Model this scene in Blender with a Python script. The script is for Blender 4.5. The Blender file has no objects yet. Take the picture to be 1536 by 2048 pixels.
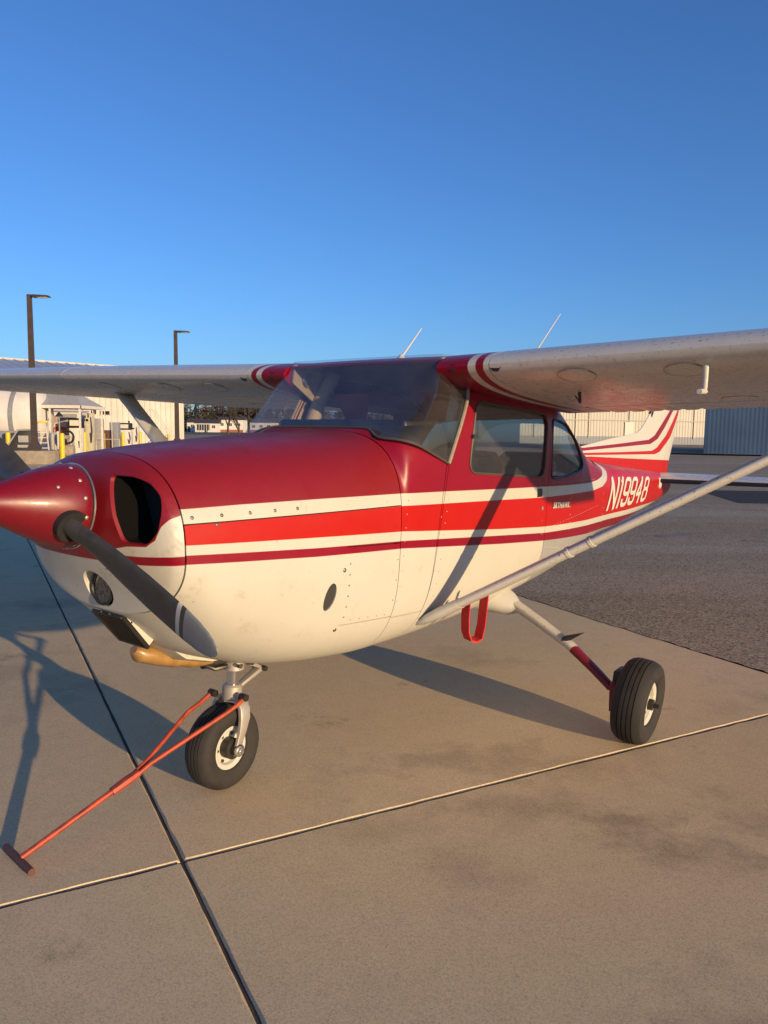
import bpy, bmesh, math, random
import numpy as np
from mathutils import Vector, Matrix

random.seed(7)
SC = bpy.context.scene
COL = SC.collection
R = math.radians

# ------------------------------------------------------------------ camera
cam_d = bpy.data.cameras.new('camera')
cam = bpy.data.objects.new('camera', cam_d)
COL.objects.link(cam)
CAM_F, CAM_HOR, CAM_H, CAM_ROLL = 1540.0, 860.0, 1.55, 0.012
_p = math.atan2(1024 - CAM_HOR, CAM_F)
_fw = Vector((0, math.cos(_p), -math.sin(_p)))
_r0 = Vector((1, 0, 0)); _u0 = Vector((0, math.sin(_p), math.cos(_p)))
_r = _r0 * math.cos(CAM_ROLL) + _u0 * math.sin(CAM_ROLL)
_u = -_r0 * math.sin(CAM_ROLL) + _u0 * math.cos(CAM_ROLL)
cam.matrix_world = Matrix(((_r.x, _u.x, -_fw.x, 0), (_r.y, _u.y, -_fw.y, 0), (_r.z, _u.z, -_fw.z, CAM_H), (0, 0, 0, 1)))
cam_d.sensor_fit = 'VERTICAL'
cam_d.sensor_height = 36.0
cam_d.lens = CAM_F / 2048 * 36.0
cam_d.clip_start = 0.05
cam_d.clip_end = 3000
SC.camera = cam

# ------------------------------------------------------------------ world, sun, exposure
SUN_EL = R(9.4)
SUN_AZ = math.atan2(0.68, -0.733)          # clockwise from +Y
world = bpy.data.worlds.new('World')
SC.world = world
world.use_nodes = True
nt = world.node_tree
nt.nodes.clear()
wo = nt.nodes.new('ShaderNodeOutputWorld'); bg = nt.nodes.new('ShaderNodeBackground')
sky = nt.nodes.new('ShaderNodeTexSky')
sky.sky_type = 'NISHITA'
sky.sun_disc = False
sky.sun_elevation = SUN_EL
sky.sun_rotation = SUN_AZ
sky.altitude = 100
sky.air_density = 1.0
sky.dust_density = 0.6
sky.ozone_density = 5.4
bg.inputs['Strength'].default_value = 0.15
grade = nt.nodes.new('ShaderNodeMix'); grade.data_type = 'RGBA'; grade.blend_type = 'MULTIPLY'
grade.inputs[0].default_value = 1.0; grade.inputs[7].default_value = (.95, .94, 1.06, 1)   # camera white balance
nt.links.new(sky.outputs[0], grade.inputs[6]); nt.links.new(grade.outputs[2], bg.inputs[0]); nt.links.new(bg.outputs[0], wo.inputs[0])
sun_d = bpy.data.lights.new('sun', 'SUN')
sun_d.energy = 4.7
sun_d.angle = R(0.5)
sun_d.color = (1.0, 0.715, 0.40)
sun = bpy.data.objects.new('sun', sun_d)
COL.objects.link(sun)
sdir = Vector((math.sin(SUN_AZ) * math.cos(SUN_EL), math.cos(SUN_AZ) * math.cos(SUN_EL), math.sin(SUN_EL)))
sun.rotation_euler = sdir.to_track_quat('Z', 'Y').to_euler()
SC.view_settings.view_transform = 'Standard'
SC.view_settings.look = 'None'
SC.view_settings.exposure = 0.33
SC.view_settings.gamma = 1.0
SC.view_settings.use_curve_mapping = False

# ------------------------------------------------------------------ helpers
def tag(o, label=None, cat=None, group=None, kind=None):
    if label: o['label'] = label
    if cat: o['category'] = cat
    if group: o['group'] = group
    if kind: o['kind'] = kind
    return o

def empty(name, loc=(0, 0, 0), rz=0.0):
    o = bpy.data.objects.new(name, None)
    o.empty_display_size = 0.2
    COL.objects.link(o)
    o.location = loc
    o.rotation_euler = (0, 0, rz)
    return o

def copy_tree(o, parent=None):
    c = o.copy(); COL.objects.link(c)
    if parent is not None: c.parent = parent
    for ch in list(o.children): copy_tree(ch, c)
    return c

class MB:
    """collects simple shapes into ONE mesh"""
    def __init__(s): s.v = []; s.f = []; s.m = []
    def add(s, vs, fs, mi=0):
        b = len(s.v); s.v += [tuple(v) for v in vs]
        s.f += [[i + b for i in f] for f in fs]; s.m += [mi] * len(fs); return s
    def box(s, c, d, rz=0.0, mi=0, M=None):
        vs = []
        for x in (-.5, .5):
            for y in (-.5, .5):
                for z in (-.5, .5):
                    v = Vector((x * d[0], y * d[1], z * d[2]))
                    if M is not None: v = M @ v
                    elif rz: v = Matrix.Rotation(rz, 3, 'Z') @ v
                    vs.append(v + Vector(c))
        return s.add(vs, [(0, 1, 3, 2), (4, 6, 7, 5), (0, 4, 5, 1), (2, 3, 7, 6), (0, 2, 6, 4), (1, 5, 7, 3)], mi)
    def hexa(s, lo, hi, mi=0):
        """two quads joined"""
        return s.add(list(lo) + list(hi), [(3, 2, 1, 0), (4, 5, 6, 7), (0, 1, 5, 4), (1, 2, 6, 5), (2, 3, 7, 6), (3, 0, 4, 7)], mi)
    def rings(s, rs, cap=True, mi=0, closed=True):
        n = len(rs[0]); vs = [p for r in rs for p in r]; fs = []
        for i in range(len(rs) - 1):
            for j in range(n if closed else n - 1):
                k = (j + 1) % n
                fs.append((i * n + j, i * n + k, (i + 1) * n + k, (i + 1) * n + j))
        if cap and closed:
            fs.append(tuple(range(n))[::-1]); fs.append(tuple((len(rs) - 1) * n + j for j in range(n)))
        return s.add(vs, fs, mi)
    def tube(s, pts, r, n=10, mi=0, cap=True, flat=1.0):
        pts = [Vector(p) for p in pts]; rs = r if isinstance(r, (list, tuple)) else [r] * len(pts)
        out = []; ref = None
        for i, p in enumerate(pts):
            t = (pts[min(i + 1, len(pts) - 1)] - pts[max(i - 1, 0)]).normalized()
            if ref is None:
                ref = Vector((0, 0, 1)) if abs(t.z) < .9 else Vector((1, 0, 0))
            a = t.cross(ref).normalized(); b = a.cross(t).normalized(); ref = b
            out.append([p + (a * math.cos(2 * math.pi * k / n) + b * math.sin(2 * math.pi * k / n) * flat) * rs[i] for k in range(n)])
        return s.rings(out, cap, mi)
    def lathe(s, prof, o, ax, n=24, mi=0, cap=True):
        """prof: (radius, distance along ax)"""
        ax = Vector(ax).normalized(); o = Vector(o)
        a = ax.orthogonal().normalized(); b = ax.cross(a)
        return s.rings([[o + ax * h + (a * math.cos(2 * math.pi * k / n) + b * math.sin(2 * math.pi * k / n)) * max(r, 1e-4) for k in range(n)] for r, h in prof], cap, mi)
    def torus(s, o, ax, rad, r, n=24, m=6, mi=0):
        ax = Vector(ax).normalized(); o = Vector(o); a = ax.orthogonal().normalized(); b = ax.cross(a)
        rs = []
        for i in range(n):
            d = a * math.cos(2 * math.pi * i / n) + b * math.sin(2 * math.pi * i / n)
            rs.append([o + d * (rad + r * math.cos(2 * math.pi * k / m)) + ax * r * math.sin(2 * math.pi * k / m) for k in range(m)])
        rs.append(rs[0]); return s.rings(rs, False, mi)
    def dome(s, o, ax, r, h, n=7, mi=0):
        return s.lathe([(r, 0), (r * .75, h * .7), (r * .1, h)], o, ax, n, mi)
    def build(s, name, mats, parent=None, angle=40, bevel=0.0, recalc=True, segs=2):
        me = bpy.data.meshes.new(name); me.from_pydata(s.v, [], s.f)
        if not isinstance(mats, (list, tuple)): mats = [mats]
        for m in mats: me.materials.append(m)
        me.polygons.foreach_set('material_index', s.m)
        bm = bmesh.new(); bm.from_mesh(me)
        if recalc: bmesh.ops.recalc_face_normals(bm, faces=bm.faces)
        if bevel:
            es = [e for e in bm.edges if len(e.link_faces) == 2 and e.calc_face_angle(0) > R(38)]
            bmesh.ops.bevel(bm, geom=es, offset=bevel, segments=segs, affect='EDGES', profile=.5, clamp_overlap=True)
        bm.to_mesh(me); bm.free()
        return link(name, me, parent, angle)

def link(name, me, parent=None, angle=40):
    if angle:
        me.polygons.foreach_set('use_smooth', [True] * len(me.polygons))
        me.set_sharp_from_angle(angle=R(angle))
    o = bpy.data.objects.new(name, me); COL.objects.link(o)
    if parent is not None: o.parent = parent
    return o

# ------------------------------------------------------------------ materials
def new_mat(name):
    m = bpy.data.materials.new(name); m.use_nodes = True
    t = m.node_tree; t.nodes.clear()
    out = t.nodes.new('ShaderNodeOutputMaterial'); b = t.nodes.new('ShaderNodeBsdfPrincipled')
    t.links.new(b.outputs[0], out.inputs[0])
    return m, t, b

def lnk(t, a, b): t.links.new(a, b)

def noise(t, scale, detail=4, rough=.6, vec=None, coord='Object'):
    n = t.nodes.new('ShaderNodeTexNoise'); n.inputs['Scale'].default_value = scale
    n.inputs['Detail'].default_value = detail; n.inputs['Roughness'].default_value = rough
    if vec is None:
        c = t.nodes.new('ShaderNodeTexCoord'); vec = c.outputs[coord]
    lnk(t, vec, n.inputs['Vector'])
    return n

def ramp(t, fac, stops):
    r = t.nodes.new('ShaderNodeValToRGB'); e = r.color_ramp.elements
    while len(e) < len(stops): e.new(.5)
    for k, (p, c) in zip(e, stops):
        k.position = p; k.color = (c, c, c, 1) if isinstance(c, (int, float)) else (*c, 1)
    lnk(t, fac, r.inputs[0]); return r

def mixc(t, fac, a, b, mode='MIX'):
    m = t.nodes.new('ShaderNodeMix'); m.data_type = 'RGBA'; m.blend_type = mode
    for s, v in ((0, fac), (6, a), (7, b)):
        if isinstance(v, (int, float)): m.inputs[s].default_value = v
        elif isinstance(v, tuple): m.inputs[s].default_value = (*v, 1) if len(v) == 3 else v
        else: lnk(t, v, m.inputs[s])
    return m.outputs[2]

def math_(t, op, a, b=None, c=None):
    m = t.nodes.new('ShaderNodeMath'); m.operation = op
    for i, v in enumerate((a, b, c)):
        if v is None: continue
        if isinstance(v, (int, float)): m.inputs[i].default_value = v
        else: lnk(t, v, m.inputs[i])
    return m.outputs[0]

def bump(t, b, h, strength=.2, dist=.01):
    n = t.nodes.new('ShaderNodeBump'); n.inputs['Strength'].default_value = strength
    n.inputs['Distance'].default_value = dist
    lnk(t, h, n.inputs['Height']); lnk(t, n.outputs[0], b.inputs['Normal'])

def mat(name, col, rough=.5, metal=0.0, var=.12, vscale=6.0, dirt=0.0, bumpy=0.0, bscale=60, coat=0.0, spec=.5):
    """plain surface with mottled tone, optional dirt spots and fine relief"""
    m, t, b = new_mat(name)
    n = noise(t, vscale, 5)
    dark = tuple(c * (1 - var) for c in col); light = tuple(min(1, c * (1 + var)) for c in col)
    c = ramp(t, n.outputs[0], [(.3, dark), (.7, light)]).outputs[0]
    if dirt:
        d = noise(t, vscale * 4, 8, .7)
        c = mixc(t, ramp(t, d.outputs[0], [(.56, 0.0), (.72, dirt)]).outputs[0], c, (.05, .045, .035))
    lnk(t, c, b.inputs['Base Color'])
    rr = ramp(t, n.outputs[0], [(.3, max(.02, rough - .07)), (.7, min(1, rough + .07))])
    lnk(t, rr.outputs[0], b.inputs['Roughness'])
    b.inputs['Metallic'].default_value = metal
    b.inputs['Specular IOR Level'].default_value = spec
    if coat: b.inputs['Coat Weight'].default_value = coat; b.inputs['Coat Roughness'].default_value = .12
    if bumpy: bump(t, b, noise(t, bscale, 4).outputs[0], bumpy, .004)
    return m

WHITE = (.545, .53, .46); CRIM = (.235, .0025, .016); ORNG = (.44, .007, .001); GREY = (.33, .335, .33)

def aged(t, col, b, rough=.34, wear=1.0, chips=0.0):
    """old aircraft paint: faint mottling, grime flecks, chips, uneven gloss"""
    n1 = noise(t, 2.3, 6, .65); n2 = noise(t, 38, 6, .7); n3 = noise(t, 9, 8, .75)
    c = mixc(t, ramp(t, n1.outputs[0], [(.3, 0.0), (.75, .22 * wear)]).outputs[0], col, (.72, .66, .58), 'MULTIPLY')
    c = mixc(t, ramp(t, n2.outputs[0], [(.64, 0.0), (.75, .55 * wear)]).outputs[0], c, (.42, .36, .28), 'MULTIPLY')
    c = mixc(t, ramp(t, n3.outputs[0], [(.58, 0.0), (.78, .45 * wear)]).outputs[0], c, (.55, .48, .38), 'MULTIPLY')
    if chips:
        n4 = noise(t, 55, 9, .8); c = mixc(t, ramp(t, n4.outputs[0], [(.595, 0.0), (.615, chips)]).outputs[0], c, (.055, .045, .035))
    lnk(t, c, b.inputs['Base Color'])
    lnk(t, ramp(t, n3.outputs[0], [(.3, rough - .06), (.7, rough + .14)]).outputs[0], b.inputs['Roughness'])
    b.inputs['Specular IOR Level'].default_value = .42
    b.inputs['Coat Weight'].default_value = .10; b.inputs['Coat Roughness'].default_value = .15
    bump(t, b, noise(t, 3.2, 3, .5).outputs[0], .14, .02)

def fcurve(t, sock, pts, *_):
    """exact piecewise-linear z(x)"""
    out = None
    for (xa, za), (xb, zb) in zip(pts[:-1], pts[1:]):
        m = t.nodes.new('ShaderNodeMapRange'); m.inputs[1].default_value = xa; m.inputs[2].default_value = xb
        m.inputs[3].default_value = 0.0; m.inputs[4].default_value = zb - za
        lnk(t, sock, m.inputs[0])
        out = math_(t, 'ADD', m.outputs[0], out if out is not None else pts[0][1])
    return out

def above(t, z, curve, soft=.0012):
    m = t.nodes.new('ShaderNodeMapRange'); m.inputs[1].default_value = -soft; m.inputs[2].default_value = soft
    lnk(t, math_(t, 'SUBTRACT', z, curve), m.inputs[0]); return m.outputs[0]

B1 = [(-.9, 1.29), (-.52, 1.281), (-.30, 1.283), (.09, 1.280), (.60, 1.273), (.93, 1.264), (1.48, 1.246), (2.04, 1.228), (2.52, 1.212), (3.03, 1.198), (3.28, 1.205), (3.48, 1.226), (3.60, 1.262), (3.70, 1.42), (6.5, 1.6)]
B2 = [(-.9, 1.235), (-.54, 1.231), (.07, 1.225), (.59, 1.219), (1.48, 1.187), (2.05, 1.164), (2.53, 1.152), (3.11, 1.138), (3.42, 1.150), (3.60, 1.185), (3.74, 1.245), (3.86, 1.45), (6.5, 1.6)]
B3 = [(-.9, 1.17), (-.54, 1.163), (.06, 1.133), (.59, 1.106), (1.49, 1.030), (2.06, .988), (2.96, .942), (4.2, .905), (6.5, .86)]
B4 = [(-.9, 1.135), (-.54, 1.130), (.06, 1.092), (.59, 1.064), (1.49, .995), (2.07, .950), (2.98, .902), (4.2, .86), (6.5, .80)]
B5 = [(-.9, 1.105), (-.54, 1.099), (.06, 1.058), (.59, 1.030), (1.5, .949), (2.08, .902), (3.05, .835), (4.2, .78), (6.5, .70)]

def livery(name, bands, x0, x1, z0, z1, top, across=False, rough=.34, wear=1.0):
    """bands: list of (curve, colour below it), top colour first"""
    m, t, b = new_mat(name)
    tc = t.nodes.new('ShaderNodeTexCoord'); sx = t.nodes.new('ShaderNodeSeparateXYZ'); lnk(t, tc.outputs['Object'], sx.inputs[0])
    X, Z = sx.outputs[0], sx.outputs[2]
    if across: X = math_(t, 'ABSOLUTE', sx.outputs[1])
    c = None
    for cu, low in bands:
        f = above(t, Z, fcurve(t, X, cu, x0, x1, z0, z1))
        if low == 'belly':
            g = t.nodes.new('ShaderNodeMapRange'); g.inputs[1].default_value = 2.074; g.inputs[2].default_value = 2.077
            lnk(t, X, g.inputs[0]); low = mixc(t, g.outputs[0], WHITE, GREY)
        c = mixc(t, f, low, c if c is not None else top)
    aged(t, c, b, rough, wear)
    return m
M = {}
M['body'] = livery('fuselage_paint', [(B1, WHITE), (B2, ORNG), (B3, WHITE), (B4, CRIM), (B5, 'belly')], -.9, 6.5, .5, 1.7, CRIM)
CHALK = (.215, .0085, .0135)
M['cowl'] = livery('cowl_paint', [(B1, WHITE), (B2, ORNG), (B3, WHITE), (B4, CRIM), (B5, WHITE)], -.9, 6.5, .5, 1.7, CHALK, rough=.42, wear=1.6)
M['bowl'] = livery('nose_bowl_paint', [([(0, 1.085), (.10, 1.092), (.17, 1.135), (.25, 1.152), (.33, 1.156), (.365, 1.180), (.385, 1.225), (.405, 1.248), (.445, 1.281)], WHITE),
                                       ([(0, 1.116), (.30, 1.120), (.45, 1.128)], CRIM), ([(0, 1.088), (.30, 1.09), (.45, 1.098)], WHITE)], -.70, -.50, .7, 1.5, CHALK, across=True, wear=1.8)
ORT = [(3.8, 1.345), (4.22, 1.345), (5.07, 1.311), (6.68, 1.251), (7.1, 1.235)]
CU = [(3.8, 1.44), (4.08, 1.421), (5.05, 1.452), (5.83, 1.483), (6.02, 1.527), (6.255, 1.648), (6.523, 1.791), (7.1, 2.10)]
CLO = [(3.8, 1.405), (4.08, 1.396), (5.05, 1.419), (5.89, 1.439), (6.13, 1.490), (6.37, 1.612), (6.66, 1.795), (7.1, 2.08)]
OU = [(3.8, 1.385), (4.1, 1.378), (5.06, 1.370), (5.95, 1.368), (6.12, 1.40), (6.43, 1.528), (6.86, 1.80), (7.1, 1.95)]
OL = [(3.8, 1.362), (4.15, 1.358), (5.06, 1.345), (6.05, 1.331), (6.23, 1.353), (6.60, 1.504), (6.98, 1.779), (7.1, 1.86)]
M['fin'] = livery('fin_paint', [(CU, CRIM), (CLO, WHITE), (OU, ORNG), (OL, WHITE), (ORT, ORNG)], 3.8, 7.1, .8, 2.6, WHITE)

def wing_root_paint():
    m, t, b = new_mat('wing_root_paint')
    tc = t.nodes.new('ShaderNodeTexCoord'); sx = t.nodes.new('ShaderNodeSeparateXYZ'); lnk(t, tc.outputs['Object'], sx.inputs[0])
    y = math_(t, 'ADD', math_(t, 'ABSOLUTE', sx.outputs[1]), math_(t, 'MULTIPLY', math_(t, 'SUBTRACT', sx.outputs[0], .93), .055))
    c = CRIM
    for lim, col in ((.655, WHITE), (.695, CRIM), (.735, WHITE)):
        c = mixc(t, above(t, y, lim), c, col)
    aged(t, c, b, .3)
    return m
def plain_paint(name, col, rough=.34, wear=1.0, chips=0.0):
    m, t, b = new_mat(name); rgb = t.nodes.new('ShaderNodeRGB'); rgb.outputs[0].default_value = (*col, 1)
    aged(t, rgb.outputs[0], b, rough, wear, chips); return m
M['root'] = wing_root_paint()
M['white'] = plain_paint('white_paint', WHITE)
M['wing'] = plain_paint('wing_paint', (.53, .52, .49), .25, .8, .75)
M['crim'] = plain_paint('crimson_paint', (.165, .004, .012), .36, 1.5, .5)
M['gear_white'] = plain_paint('gear_paint', (.50, .48, .41), .45, 1.6, .9)
M['wheel_white'] = plain_paint('wheel_paint', (.56, .54, .47), .45, 1.6)
M['dark'] = mat('dark_liner', (.012, .012, .012), .8)
M['void'] = mat('shade_black_duct', (.004, .004, .004), .95, spec=.1)  # near-black colour puts the shade inside the cooling inlets
M['inner'] = mat('cabin_lining', (.36, .29, .20), .75, bumpy=.2)
M['black'] = mat('black_plastic', (.014, .014, .015), .45)
M['rubber'] = mat('tyre_rubber', (.024, .0215, .019), .8, var=.35, vscale=14, bumpy=.25, bscale=90)
M['step'] = mat('step_grip', (.035, .034, .032), .85, bumpy=.5, bscale=200)
M['alu'] = mat('bare_aluminium', (.62, .60, .56), .35, .9, dirt=.3)
M['chrome'] = mat('chrome', (.80, .80, .80), .07, 1.0, var=.03)
M['cast'] = mat('cast_metal', (.46, .42, .36), .45, .5, dirt=.6)
M['steel'] = mat('dark_steel', (.06, .055, .05), .45, .7, dirt=.4)
M['blade'] = mat('propeller_black', (.046, .043, .038), .42, var=.25, vscale=20, dirt=.2)
M['blade_tip'] = mat('propeller_tip_grey', (.20, .205, .21), .45)
M['blade_band'] = mat('propeller_band', (.42, .42, .42), .45)
M['tan'] = mat('tan_fibreglass', (.31, .175, .055), .4, var=.3, vscale=14, dirt=.4, coat=.4)
M['winrub'] = mat('window_rubber', (.07, .062, .05), .6)
M['seal'] = mat('windshield_sealant', (.26, .23, .17), .6, var=.25, vscale=30, dirt=.5)
M['seat'] = mat('seat_cloth', (.11, .10, .092), .9, bumpy=.4, bscale=300)
M['seat_red'] = mat('seat_vinyl_red', (.24, .012, .025), .5)
M['orange_bar'] = mat('tow_bar_paint', (.36, .048, .016), .5, var=.35, vscale=25, dirt=.8)
M['red_web'] = mat('red_webbing', (.62, .008, .014), .6, bumpy=.5, bscale=400)
M['letter'] = mat('white_lettering', (.60, .58, .50), .4, var=.06)
M['lens'] = mat('lamp_reflector', (.22, .22, .22), .10, 1.0, var=.6, vscale=70)
M['rivet'] = mat('rivet_heads', (.40, .37, .32), .4, .6)
M['screw'] = mat('screw_heads', (.20, .18, .15), .4, .7)
M['handle_rust'] = mat('worn_handle', (.11, .045, .035), .6, dirt=.5)
M['foam'] = mat('intake_filter', (.035, .026, .018), .9, bumpy=.8, bscale=160)

def glass(name, tint, refl=.5, rough=.01):
    m = bpy.data.materials.new(name); m.use_nodes = True; t = m.node_tree; t.nodes.clear()
    out = t.nodes.new('ShaderNodeOutputMaterial'); tr = t.nodes.new('ShaderNodeBsdfTransparent'); gl = t.nodes.new('ShaderNodeBsdfGlossy')
    n = noise(t, 5, 5); haze = t.nodes.new('ShaderNodeBsdfDiffuse'); haze.inputs[0].default_value = (.5, .48, .45, 1)
    tr.inputs[0].default_value = (*tint, 1); gl.inputs['Roughness'].default_value = rough; gl.inputs[0].default_value = (1, 1, 1, 1)
    fr = t.nodes.new('ShaderNodeFresnel'); fr.inputs[0].default_value = 1.5
    mx = t.nodes.new('ShaderNodeMixShader'); lnk(t, math_(t, 'MULTIPLY', fr.outputs[0], refl * 2), mx.inputs[0])
    m0 = t.nodes.new('ShaderNodeMixShader'); lnk(t, ramp(t, n.outputs[0], [(.35, .014), (.75, .05)]).outputs[0], m0.inputs[0])
    lnk(t, tr.outputs[0], m0.inputs[1]); lnk(t, haze.outputs[0], m0.inputs[2])
    lnk(t, m0.outputs[0], mx.inputs[1]); lnk(t, gl.outputs[0], mx.inputs[2]); lnk(t, mx.outputs[0], out.inputs[0])
    return m
M['glass'] = glass('window_acrylic', (.93, .94, .95), .13)
M['wsglass'] = glass('windshield_acrylic', (.93, .935, .945), .10)
# ------------------------------------------------------------------ ground
def ground_mat(name, c1, c2, scale, bstr, bscale, rough=.85, stains=None, speck=None, dist=.004, streak=None):
    m, t, b = new_mat(name)
    geo = t.nodes.new('ShaderNodeNewGeometry'); P = geo.outputs['Position']
    n1 = noise(t, scale, 8, .62, P); n2 = noise(t, scale * 7, 6, .6, P); n3 = noise(t, bscale, 5, .7, P)
    c = mixc(t, ramp(t, n1.outputs[0], [(.30, 0.0), (.70, 1.0)]).outputs[0], c1, c2)
    c = mixc(t, ramp(t, n2.outputs[0], [(.35, .0), (.7, .35)]).outputs[0], c, tuple(x * .68 for x in c1))
    if stains:
        th = noise(t, .9, 5, .6, P); c = mixc(t, ramp(t, th.outputs[0], [(.36, 0.0), (.64, 1.0)]).outputs[0], mixc(t, .5, c, tuple(a * b for a, b in zip(c1, (1.0, 1.0, .94)))), mixc(t, .5, c, tuple(a * b for a, b in zip(c1, (1.04, .96, .98)))))
        oi = t.nodes.new('ShaderNodeObjectInfo')
        c = mixc(t, math_(t, 'MULTIPLY', oi.outputs['Random'], .16), c, tuple(x * .55 for x in c2))
        s = noise(t, .55, 7, .66, P)
        c = mixc(t, ramp(t, s.outputs[0], [(.54, 0.0), (.68, .62)]).outputs[0], c, stains)
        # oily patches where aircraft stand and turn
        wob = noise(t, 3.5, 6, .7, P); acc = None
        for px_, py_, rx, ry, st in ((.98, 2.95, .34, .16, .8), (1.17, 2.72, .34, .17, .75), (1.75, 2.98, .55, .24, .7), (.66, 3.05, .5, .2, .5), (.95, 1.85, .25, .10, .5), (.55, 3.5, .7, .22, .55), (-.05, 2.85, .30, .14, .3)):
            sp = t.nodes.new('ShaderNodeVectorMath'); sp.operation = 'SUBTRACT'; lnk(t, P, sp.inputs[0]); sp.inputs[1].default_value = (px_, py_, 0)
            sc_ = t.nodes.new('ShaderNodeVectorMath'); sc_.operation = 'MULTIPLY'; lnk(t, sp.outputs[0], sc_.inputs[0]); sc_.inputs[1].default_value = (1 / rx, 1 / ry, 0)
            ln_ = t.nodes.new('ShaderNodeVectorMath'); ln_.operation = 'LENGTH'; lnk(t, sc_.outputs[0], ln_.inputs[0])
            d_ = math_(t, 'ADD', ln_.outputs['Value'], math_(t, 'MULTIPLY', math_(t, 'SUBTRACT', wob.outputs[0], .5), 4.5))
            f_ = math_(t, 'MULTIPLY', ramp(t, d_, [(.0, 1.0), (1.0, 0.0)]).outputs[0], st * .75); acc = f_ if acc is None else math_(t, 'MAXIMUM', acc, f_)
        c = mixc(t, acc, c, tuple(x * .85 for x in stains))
        s2 = noise(t, 1.7, 8, .75, P)
        c = mixc(t, ramp(t, s2.outputs[0], [(.60, 0.0), (.72, .6)]).outputs[0], c, tuple(x * .7 for x in stains))
    if streak:
        mp = t.nodes.new('ShaderNodeMapping'); mp.inputs['Scale'].default_value = (.03, .45, 1); mp.inputs['Rotation'].default_value = (0, 0, .1); lnk(t, P, mp.inputs[0])
        st = noise(t, 1.0, 6, .65, mp.outputs[0]); c = mixc(t, ramp(t, st.outputs[0], [(.42, 0.0), (.64, .75)]).outputs[0], c, streak)
    c = mixc(t, ramp(t, n3.outputs[0], [(.34, .17), (.48, 0.0)]).outputs[0], c, tuple(x * .5 for x in c1))
    if speck:
        v = t.nodes.new('ShaderNodeTexVoronoi'); v.inputs['Scale'].default_value = speck[0]; lnk(t, P, v.inputs['Vector'])
        w = t.nodes.new('ShaderNodeSeparateColor'); lnk(t, v.outputs['Color'], w.inputs[0])
        c = mixc(t, ramp(t, w.outputs[0], [(.0, speck[1]), (.45, 0.0), (.8, 0.0), (1.0, speck[1])]).outputs[0], c,
                 mixc(t, ramp(t, w.outputs[0], [(.45, 0.0), (.55, 1.0)]).outputs[0], (.010, .009, .008), speck[2]))
    lnk(t, c, b.inputs['Base Color']); b.inputs['Roughness'].default_value = rough
    b.inputs['Specular IOR Level'].default_value = .25
    bump(t, b, n3.outputs[0], bstr, dist)
    return m
M['concrete'] = ground_mat('worn_concrete', (.66, .515, .300), (.77, .615, .375), 1.1, .22, 190, stains=(.30, .22, .145), speck=(260, .27, (.85, .70, .52)))
M['stain'] = ground_mat('dirt_line', (.20, .15, .10), (.28, .21, .14), 8, .3, 60)
M['joint'] = ground_mat('joint_sealant', (.060, .052, .045), (.09, .08, .07), 8, .5, 60)
M['asphalt'] = ground_mat('coarse_asphalt', (.325, .25, .145), (.385, .30, .18), .35, .8, 70, speck=(85, .8, (.56, .49, .40)), dist=.009, streak=(.46, .375, .275))
M['soil'] = ground_mat('dry_soil', (.16, .13, .085), (.12, .11, .06), .1, .4, 4)
M['grass'] = ground_mat('winter_grass', (.085, .085, .030), (.13, .115, .05), .8, .9, 30)
M['crack_shadow'] = ground_mat('crack_and_shadow_asphalt', (.045, .040, .036), (.055, .05, .044), 1.0, .8, 75)  # near-black asphalt, for the cracks and the painted cast-shadow strip
M['faded_line'] = ground_mat('faded_marking', (.30, .27, .23), (.20, .18, .15), 2.0, .8, 75)
for k in ('grass',):
    pass

def sheet(name, pts, z, m, parent=None):
    me = bpy.data.meshes.new(name); me.from_pydata([(x, y, z) for x, y in pts], [], [tuple(range(len(pts)))])
    me.materials.append(m)
    bm = bmesh.new(); bm.from_mesh(me); bmesh.ops.recalc_face_normals(bm, faces=bm.faces)
    for f in bm.faces:
        if f.normal.z < 0: f.normal_flip()
    bm.to_mesh(me); bm.free()
    return link(name, me, parent, 0)

DA = Vector((-.470, .883, 0)).normalized()        # joint direction away from the camera
DB = Vector((.883, .470, 0)).normalized()
X0 = Vector((-.710, 2.620, 0))                    # joint crossing in front of the aeroplane
SA, SB = 3.812, 3.92
def gp(a, b): v = X0 + DA * a + DB * b; return (v.x, v.y)
tag(sheet('ground', [(-900, -300), (900, -300), (900, 1400), (-900, 1400)], -.06, M['soil']), kind='structure')
EDGE = SB
_r9 = random.Random(9)
_edge = [gp(-6 + k * .06, EDGE - .012 + _r9.uniform(-.014, .014) + .012 * math.sin(k * .13)) for k in range(400)]
tag(sheet('tarmac', [gp(-40, EDGE), gp(-40, 130), gp(170, 130), gp(170, EDGE)] + _edge[::-1], .004, M['asphalt']), kind='structure')
apron = tag(sheet('apron', [gp(-20, -75), gp(-20, EDGE), gp(120, EDGE), gp(120, -75)], -.008, M['joint']), kind='structure')
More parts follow.
